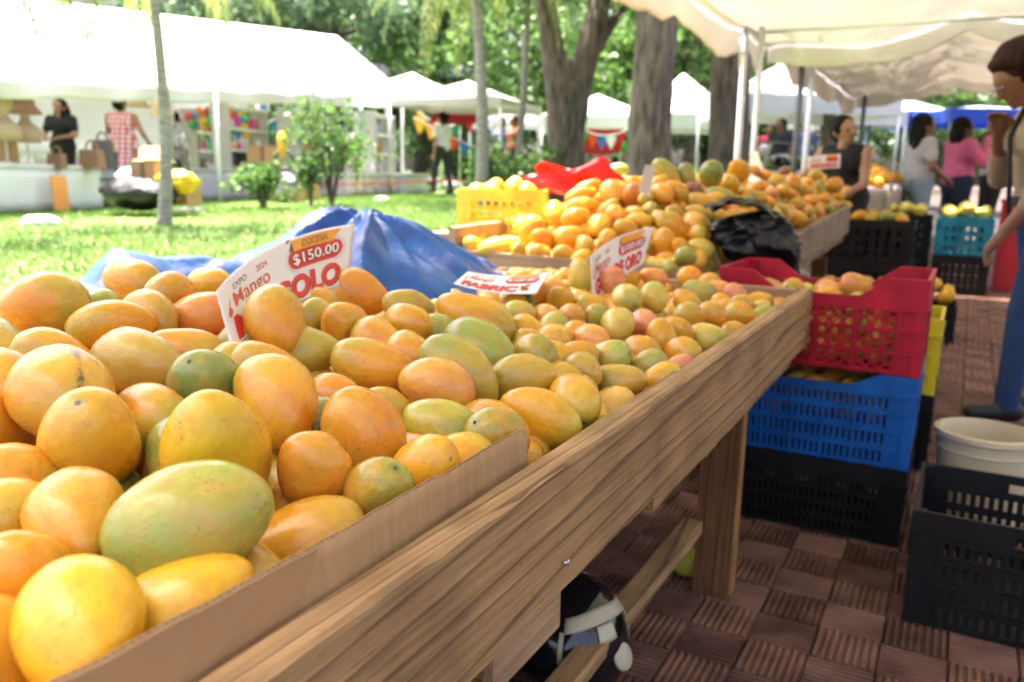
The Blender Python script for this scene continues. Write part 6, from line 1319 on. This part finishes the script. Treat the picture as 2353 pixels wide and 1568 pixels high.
p = atf(152, 420, 12.3); p[2] = 0.62
person('woman in black with long dark hair behind the craft counter', p, math.radians(205), [SKIN[1], clothm('black_blouse', (0.016, 0.015, 0.017)), clothm('black_skirt', (0.02, 0.02, 0.02)), m_shoe], 1.48, 1.1, elbow=[(-0.26, 0.05, 1.10), (0.26, 0.05, 1.10)], wrist=[(-0.12, 0.26, 1.05), (0.12, 0.26, 1.05)], sleeve=0.5, hair='long', voxel=0.014)
p = atf(1016, 420, 16.8); p[2] = 0.77
person('person in white T-shirt and dark trousers walking by the pennants', p, math.radians(85), [SKIN[1], clothm('white_tee', (0.72, 0.73, 0.78)), clothm('charcoal_trousers', (0.035, 0.04, 0.045)), m_shoe], 1.56, 1.2, elbow=[(-0.27, -0.05, 1.08), (0.26, 0.06, 1.08)], wrist=[(-0.27, 0.0, 0.83), (0.24, 0.22, 0.95)], sleeve=0.5, hair='bun', legs=[(-0.1, 0.16), (0.1, -0.16)], voxel=0.014)
far_people = [(408, 16.0, 85, (0.7, 0.72, 0.75), 'small far person in white behind the palm trunk', 1.45), (425, 17.5, 200, (0.5, 0.06, 0.05), 'far person in red beyond the long tent', 1.5), (1418, 22.0, 170, (0.05, 0.40, 0.08), 'far person in bright green left of the straight trunk', 1.45), (1180, 18.0, 150, (0.35, 0.10, 0.07), 'far person in rust red between the shrubs', 1.6), (1150, 19.0, 190, (0.12, 0.14, 0.2), 'far person in grey behind the slender palm', 1.6), (1785, 14.0, 160, (0.03, 0.03, 0.035), 'far dark-clad person behind the second heap', 1.4), (1840, 17.0, 190, (0.15, 0.2, 0.45), 'far person in blue near the second canopy pole', 1.55), (1760, 18.0, 190, (0.6, 0.05, 0.12), 'far person in crimson under the largest white tent', 1.5), (560, 17.0, 190, (0.7, 0.7, 0.75), 'far person in white inside the long tent', 1.5)]
for px, fw_, a, c, lab, H in far_people:
    p = ground_at(px, fw_); person(lab, p, math.radians(a), [SKIN[hash(lab[-3:]) % 1], clothm('far_%d' % px, c), clothm('far_dark', (0.03, 0.03, 0.035)), m_shoe], H, 1.1, voxel=0.022, eyes=False)

# ------------------------------------------------------------------ craft market under the long tent
def thing(name, label, cat, mb, m, loc=None, rz=0.0, smooth=False, group=None):
    o = mb.build(name, m, smooth=smooth)
    if loc is not None: o.location = tuple(float(k) for k in loc)
    o.rotation_euler = (0, 0, rz); return tag(o, label, cat, group)
ALONG = math.atan2(E1[1] - E0[1], E1[0] - E0[0]) - PI/2
m_wht = mat('white_laminate', (0.78, 0.78, 0.80), 0.5, 0.04, 2); m_tan = mat('tan_straw', (0.52, 0.36, 0.19), 0.9, 0.15, 30, bump=0.6, bscale=80); m_brn = mat('brown_felt', (0.25, 0.14, 0.09), 0.9, 0.12, 12); m_box = mat('brown_box', (0.36, 0.21, 0.11), 0.85, 0.1, 4)
def table(label, a, b_, top_z, depth, mcloth, mtop, cat='table'):
    a, b_ = np.array(a[:2]), np.array(b_[:2]); d = b_ - a; L_ = np.linalg.norm(d); ang = math.atan2(d[1], d[0]); c = (a + b_)/2; g0 = lawn_z(*c); root = empty('market_table', (c[0], c[1], g0), ang, label, cat, 'tables under the long tent'); h = top_z - g0
    q = MB(); q.box((0, depth/2, h - 0.015), (L_ + 0.04, depth + 0.04, 0.03)); q.build('top', mtop, root)
    def sk(u, v_):
        x = -L_/2 + L_*u; return (x, 0.004 - 0.012*math.sin(u*L_*22)*(1 - v_), 0.005 + v_*(h - 0.035))
    q = MB(); q.sheet(sk, 60, 4, 0.004); q.build('front_cloth', mcloth, root, smooth=True)
    for sx in (-1, 1): q = MB(); q.box((sx*L_/2, depth/2, (h - 0.03)/2), (0.012, depth, h - 0.03)); q.build('side_cloth', mcloth, root)
    return root
table('white craft counter at the left edge of the lawn', (-9.05, 3.3), (-9.25, 6.55), 1.17, 0.7, m_wht, m_wht)
table('lavender-skirted table beside the gingham dress', (-9.75, 6.75), (-10.1, 10.4), 1.17, 0.8, m_lav, mat('pale_blue_cloth', (0.5, 0.62, 0.72), 0.8, 0.08))
m_pinkd = mat('pink_dotted_cloth', (0.72, 0.45, 0.62), 0.85, 0.35, 9, col2=(0.85, 0.75, 0.82))
p0, p1 = onlawn(805, 452), onlawn(935, 446); table('pink and white skirted table behind the large shrub', p0, p1, 1.14, 0.7, m_pinkd, m_wht)
p0, p1 = onlawn(928, 447), onlawn(982, 442); table('pale lilac skirted table at the tent corner', p0, p1, 1.16, 0.7, m_lav, m_wht)
q = MB(); q.box((0, 0, 0.20), (0.20, 0.02, 0.40), Matrix.Rotation(0.06, 3, 'Y')); o = thing('board', 'orange board leaning against the white counter', 'board', q, mat('orange_board', (0.72, 0.30, 0.08), 0.6, 0.08), onlawn(146, 487), ALONG + PI/2); o.rotation_euler = (-0.12, 0, ALONG + PI/2)
def bust(label, px, topy, fw_, hat, m_h):
    base = atf(px, 388, fw_); base[2] = 1.17; zt = atf(px, topy, fw_)[2] - 1.17; root = empty('mannequin_bust', base, 0, label, 'mannequin', 'hat stands on the white counter')
    q = MB(); q.lathe([(0.0, 0.0), (0.11, 0.0), (0.11, 0.012), (0.012, 0.02), (0.012, zt - 0.52)], 16); q.build('stand', m_pole, root, smooth=True)
    q = MB(); q.lathe([(0.0, zt - 0.54), (0.15, zt - 0.54), (0.165, zt - 0.46), (0.15, zt - 0.38), (0.075, zt - 0.32), (0.05, zt - 0.28), (0.05, zt - 0.24), (0.075, zt - 0.20), (0.085, zt - 0.12), (0.06, zt - 0.03), (0.0, zt - 0.02)], 20); q.build('bust', mat('mannequin_beige', (0.45, 0.32, 0.24), 0.6, 0.06), root, smooth=True)
    q = MB()
    if hat: q.lathe([(0.19, zt - 0.22), (0.15, zt - 0.16), (0.115, zt - 0.12), (0.11, zt - 0.03), (0.08, zt + 0.01), (0, zt + 0.02), (0, zt + 0.015), (0.075, zt), (0.105, zt - 0.03), (0.11, zt - 0.125), (0.145, zt - 0.165)], 24)
    else: q.lathe([(0.24, zt - 0.12), (0.22, zt - 0.08), (0.12, zt - 0.02), (0, zt), (0, zt - 0.01), (0.12, zt - 0.03)], 24)
    q.build('hat', m_h, root, smooth=True); return root
bust('mannequin bust in a brown bell-shaped hat on the counter', 68, 216, 9.7, True, m_brn)
bust('hat stand with a flat brown hat at the left picture edge', 20, 205, 9.2, False, m_brn)
def bag(label, px, py, fw_, w_, h, m, z=None):
    p = atf(px, py, fw_); root = empty('handbag', (p[0], p[1], p[2] if z is None else z), ALONG, label, 'bag', 'bags at the craft stall')
    q = MB(); q.prism([(-w_/2, 0), (w_/2, 0), (w_*0.42, h), (-w_*0.42, h)], w_*0.4); q.build('body', m, root)
    q = MB(); q.tube([(w_*0.3*math.cos(a), w_*0.2, h + w_*0.35*math.sin(a)) for a in np.linspace(0, PI, 9)], 0.012, 6); q.build('handle', m, root); return root
bag('brown handbag standing on the white counter', 205, 388, 9.9, 0.30, 0.22, m_brn); bag('round brown handbag on the counter in front of the woman in black', 125, 388, 9.6, 0.22, 0.17, m_brn); bag('tan handbag on the counter edge at the left', 12, 388, 9.3, 0.24, 0.30, m_box)
bag('straw bag hanging above the gingham dress', 367, 268, 10.2, 0.24, 0.17, m_tan); bag('black bag on the chair beside the gingham dress', 232, 388, 10.2, 0.26, 0.34, m_dpole)
def hat_(label, px, py, fw_, r=0.2, m=m_tan):
    p = atf(px, py, fw_); q = MB(); q.lathe([(r, 0), (r*0.55, 0.03), (r*0.5, r*0.55), (r*0.3, r*0.68), (0, r*0.68), (0, r*0.64), (r*0.46, r*0.5), (r*0.5, 0.02)], 22); return thing('straw_hat', label, 'hat', q, m, p, 0, True, 'straw hats at the craft stall')
hat_('straw hat resting on the cardboard box by the palm', 350, 372, 9.3, 0.24); hat_('pale straw hat on display behind the gingham dress', 318, 245, 11.2, 0.2); hat_('straw hat on the lavender table', 252, 345, 10.6, 0.15)
def cbox(label, px, py, fw_, s_, rz=0.3, m=m_box, nm='cardboard_box'):
    p = atf(px, py, fw_); root = empty(nm, p, rz, label, 'box', 'boxes at the craft stall'); a, b_, h = s_
    q = MB(); q.box((0, 0, h/2), (a, b_, h)); q.build('body', m, root)
    q = MB(); q.box((0, -b_/2 - 0.002, h*0.5), (0.05, 0.004, h)); q.build('tape', mat('parcel_tape', (0.16, 0.09, 0.05), 0.4), root)
    for sx in (-1, 1): q = MB(); q.box((sx*a*0.26, 0, h + 0.004 + 0.01*(sx > 0)), (a*0.5, b_, 0.006)); q.build('flap', m, root)
    return root
cbox('brown box under the straw hat beside the palm trunk', 350, 432, 9.2, (0.30, 0.3, 0.28)); cbox('tan open box behind the palm trunk', 415, 470, 9.4, (0.35, 0.3, 0.2)); cbox('brown taped box on the lavender table behind the small shrub', 610, 378, 12.5, (0.45, 0.35, 0.26), ALONG + 0.4); cbox('low tan wooden box behind the shrubs', 680, 462, 12.8, (0.75, 0.4, 0.2), ALONG + PI/2, mat('tan_board', (0.50, 0.30, 0.17), 0.8))
for px, py, fw_, r_, m, lab in ((320, 445, 8.9, (0.42, 0.26, 0.16), m_black, 'heap of black plastic bags on the grass by the palm'), (408, 418, 9.0, (0.24, 0.17, 0.12), mat('yellow_plastic', (0.72, 0.52, 0.03), 0.4, 0.1, trans=0.2), 'shiny yellow plastic bag beside the palm trunk'), (303, 408, 9.2, (0.17, 0.13, 0.11), m_whitep, 'white plastic bag below the gingham dress'), (655, 430, 12.0, (0.2, 0.15, 0.2), mat('mauve_cloth', (0.4, 0.3, 0.42), 0.8), 'mauve cloth bundle behind the shrubs'), (648, 330, 12.2, (0.07, 0.05, 0.17), mat('mustard_cloth', (0.68, 0.42, 0.05), 0.8), 'mustard yellow garment hanging over the lavender table')):
    p = atf(px, py, fw_); q = bag_mesh(*r_, px*0.07, 0.3, 28, 18); thing('bundle', lab, 'bundle', q, m, p, ALONG, True)
fp = atf(437, 462, 10.0); fp[2] = lawn_z(fp[0], fp[1]); fn_ = empty('pedestal_fan', fp, -0.6, 'black pedestal fan standing by the palm trunk', 'fan'); zf_ = atf(437, 345, 10.0)[2] - fp[2]
q = MB(); q.lathe([(0, 0), (0.19, 0), (0.18, 0.03), (0.02, 0.05), (0.016, zf_)], 18); q.build('stand', m_dpole, fn_, smooth=True)
q = MB()
for k in range(14): a = 2*PI*k/14; q.tube([(0, -0.09, zf_), (0.12*math.cos(a), -0.10, zf_ + 0.12*math.sin(a)), (0.2*math.cos(a), -0.04, zf_ + 0.2*math.sin(a)), (0.12*math.cos(a), 0.02, zf_ + 0.12*math.sin(a))], 0.005, 5)
for r in (0.06, 0.12, 0.17, 0.2): q.tube([(r*math.cos(a), -0.1 + 0.06*(r/0.2)**3, zf_ + r*math.sin(a)) for a in np.linspace(0, 2*PI, 25)], 0.006, 5)
q.build('guard', m_dpole, fn_)
for k in range(3):
    a = 2*PI*k/3; q = MB(); q.sheet(lambda u, v_: ((0.03 + 0.14*u)*math.cos(a + 0.9*(v_ - 0.5)), -0.05 + 0.03*(v_ - 0.5), zf_ + (0.03 + 0.14*u)*math.sin(a + 0.9*(v_ - 0.5))), 5, 5, 0.004); q.build('blade', m_dpole, fn_)
# folding chair and trolley
fp = onlawn(238, 478); ch = empty('folding_chair', fp, ALONG + 0.4, 'black folding chair frame beside the white counter', 'chair')
for sx in (-0.16, 0.16):
    q = MB(); q.tube([(sx, -0.16, 0), (sx, 0.02, 0.32), (sx, 0.14, 0.68)], 0.014, 7); q.build('leg', m_dpole, ch); q = MB(); q.tube([(sx, 0.2, 0), (sx, -0.14, 0.34)], 0.014, 7); q.build('leg', m_dpole, ch)
q = MB(); q.box((0, 0.0, 0.345), (0.34, 0.32, 0.025)); q.build('seat', m_dpole, ch); q = MB(); q.box((0, 0.125, 0.58), (0.32, 0.02, 0.2)); q.build('backrest', m_dpole, ch)
# ring on the table, wares, balloon garland
p = atf(652, 368, 12.3); q = MB(); q.tube([(0.13*math.cos(a), 0, 0.13*math.sin(a)) for a in np.linspace(0, 2*PI, 25)], 0.03, 8); thing('wheel_ring', 'dark ring standing on the lavender table by the box', 'ring', q, m_dpole, p, ALONG + 0.5, True)
CM = [mat('party_%d' % k, c, 0.5, 0.05, trans=0.2) for k, c in enumerate(((0.75, 0.25, 0.05), (0.75, 0.55, 0.06), (0.65, 0.06, 0.35), (0.1, 0.5, 0.2), (0.1, 0.35, 0.65), (0.65, 0.08, 0.08)))]
words = ['orange', 'yellow', 'magenta', 'green', 'blue', 'red']; cnt_ = {}
for k in range(26):
    px = 438 + 165*k/25 + random.uniform(-4, 4); py = 268 + 14*math.sin(k*1.7) + random.uniform(-6, 6); ci = random.randrange(6); p = atf(px, py, 15.5)
    q = MB(); q.ball((0, 0, 0), (0.085, 0.085, 0.10), 12, 9); q.tube([(0, 0, -0.098), (0, 0, -0.12)], [0.008, 0.016], 6)
    kk = cnt_.get(ci, 0); cnt_[ci] = kk + 1
    thing('balloon', '%s %s balloon from the left in the garland inside the tent' % (ordinal(kk), words[ci]), 'balloon', q, CM[ci], p, 0, True, 'balloon garland inside the tent')
# racks of small wares at the back of the tent
for k, (px, fw_, wd_, lab) in enumerate(((560, 14.5, 1.5, 'grey display rack inside the long tent'), (700, 15.5, 1.6, 'display rack behind the large shrub'), (870, 16.2, 1.3, 'display rack with pink goods near the tent corner'), (480, 16.5, 1.3, 'pale display rack behind the white tent pole'))):
    p = atf(px, 420, fw_); p[2] = lawn_z(p[0], p[1]); rk = empty('display_rack', p, ALONG + PI/2 + 0.2, lab, 'rack', 'racks of wares in the tent')
    for sx in (-wd_/2, wd_/2): q = MB(); q.box((sx, 0, 0.75), (0.04, 0.3, 1.5)); q.build('upright', m_tentg, rk)
    for z in (0.35, 0.75, 1.1, 1.45):
        q = MB(); q.box((0, 0, z), (wd_ - 0.045, 0.3, 0.025)); q.build('shelf', m_wht, rk)
    for z in (0.3625, 0.7625, 1.1125):
        x = -wd_/2 + 0.08
        while x < wd_/2 - 0.1:
            w_ = random.uniform(0.06, 0.15); h = random.uniform(0.1, 0.26); q = MB(); q.lathe([(0, 0), (w_*0.42, 0), (w_*0.45, h*0.3), (w_*0.32, h*0.75), (w_*0.2, h*0.8), (w_*0.2, h), (0, h)], 10, (x, -0.02, z + 0.001)); q.build('jar', random.choice(CM + [m_tan, m_wht, m_brn, m_lav, m_pinkd, m_tentg]), rk, smooth=True); x += w_ + random.uniform(0.02, 0.12)
# back curtain of the tent and pale hall behind the trees
cloth('back_curtain', 'white curtain closing the back of the long tent', 'curtain', [(-11.9, 2.4, 2.3), (-13.2, 11.0, 2.6), (-13.2, 11.0, 1.35), (-11.9, 2.4, 1.2)], m_tent, sag=0.02, nu=40)
p = atf(380, 200, 44); g0 = 0.6; bd = empty('pale_building', (p[0], p[1], g0), ALONG, 'pale cream building beyond the long tent', 'building'); m_wall = mat('cream_wall', (0.62, 0.56, 0.48), 0.85, 0.06, 2)
q = MB(); q.box((0, 0, 4.6), (8, 24, 9.2)); q.build('wall', m_wall, bd); q = MB(); q.box((0, 0, 9.35), (8.8, 24.8, 0.3)); q.build('roof', m_tentg, bd)
for j in range(3):
    for k in range(7):
        w_ = MB(); w_.box((4.02, -10.2 + 3.4*k, 1.9 + 2.9*j), (0.08, 1.3, 1.5)); wo = w_.build('window', m_wht, bd); q = MB(); q.box((4.07, -10.2 + 3.4*k, 1.9 + 2.9*j), (0.04, 1.1, 1.3)); q.build('pane', mat('window_glass', (0.05, 0.07, 0.08), 0.08), wo)
# cordon ribbon
pr = [atf(540, 432, 13), atf(800, 424, 13.5), atf(960, 418, 14.5), atf(1075, 412, 15)]
q = MB(); q.tube([tuple(k) for k in pr], 0.018, 5, flat=0.3); thing('cordon_ribbon', 'thin red cordon ribbon strung before the market tables', 'ribbon', q, m_redc)
# tyre-like dark motorbike far behind the second heap
p = ground_at(1800, 13.0); mo = empty('motorbike', p, 0.9, 'dark motorbike parked behind the second heap', 'motorbike')
for y in (-0.6, 0.6):
    q = MB(); q.tube([(0, y + 0.27*math.cos(a), 0.3 + 0.27*math.sin(a)) for a in np.linspace(0, 2*PI, 21)], 0.05, 8); q.build('wheel', m_dpole, mo, smooth=True)
q = MB(); q.ball((0, 0.1, 0.72), (0.14, 0.28, 0.13), 14, 9); q.build('fuel_tank', m_gloss, mo, smooth=True); q = MB(); q.ball((0, -0.38, 0.74), (0.13, 0.36, 0.07), 14, 9); q.build('seat', m_dpole, mo, smooth=True)
q = MB(); q.box((0, 0, 0.42), (0.22, 0.42, 0.34)); q.build('engine', m_pole, mo); q = MB(); q.tube([(0, 0.6, 0.3), (0, 0.42, 0.85), (0, 0.36, 1.0)], 0.03, 7); q.build('fork', m_pole, mo); q = MB(); q.tube([(-0.34, 0.28, 1.0), (-0.1, 0.38, 1.02), (0.1, 0.38, 1.02), (0.34, 0.28, 1.0)], 0.018, 7); q.build('handlebar', m_dpole, mo)
q = MB(); q.ball((0, 0.5, 0.9), (0.1, 0.07, 0.1), 12, 8); q.build('headlight', m_wht, mo, smooth=True)
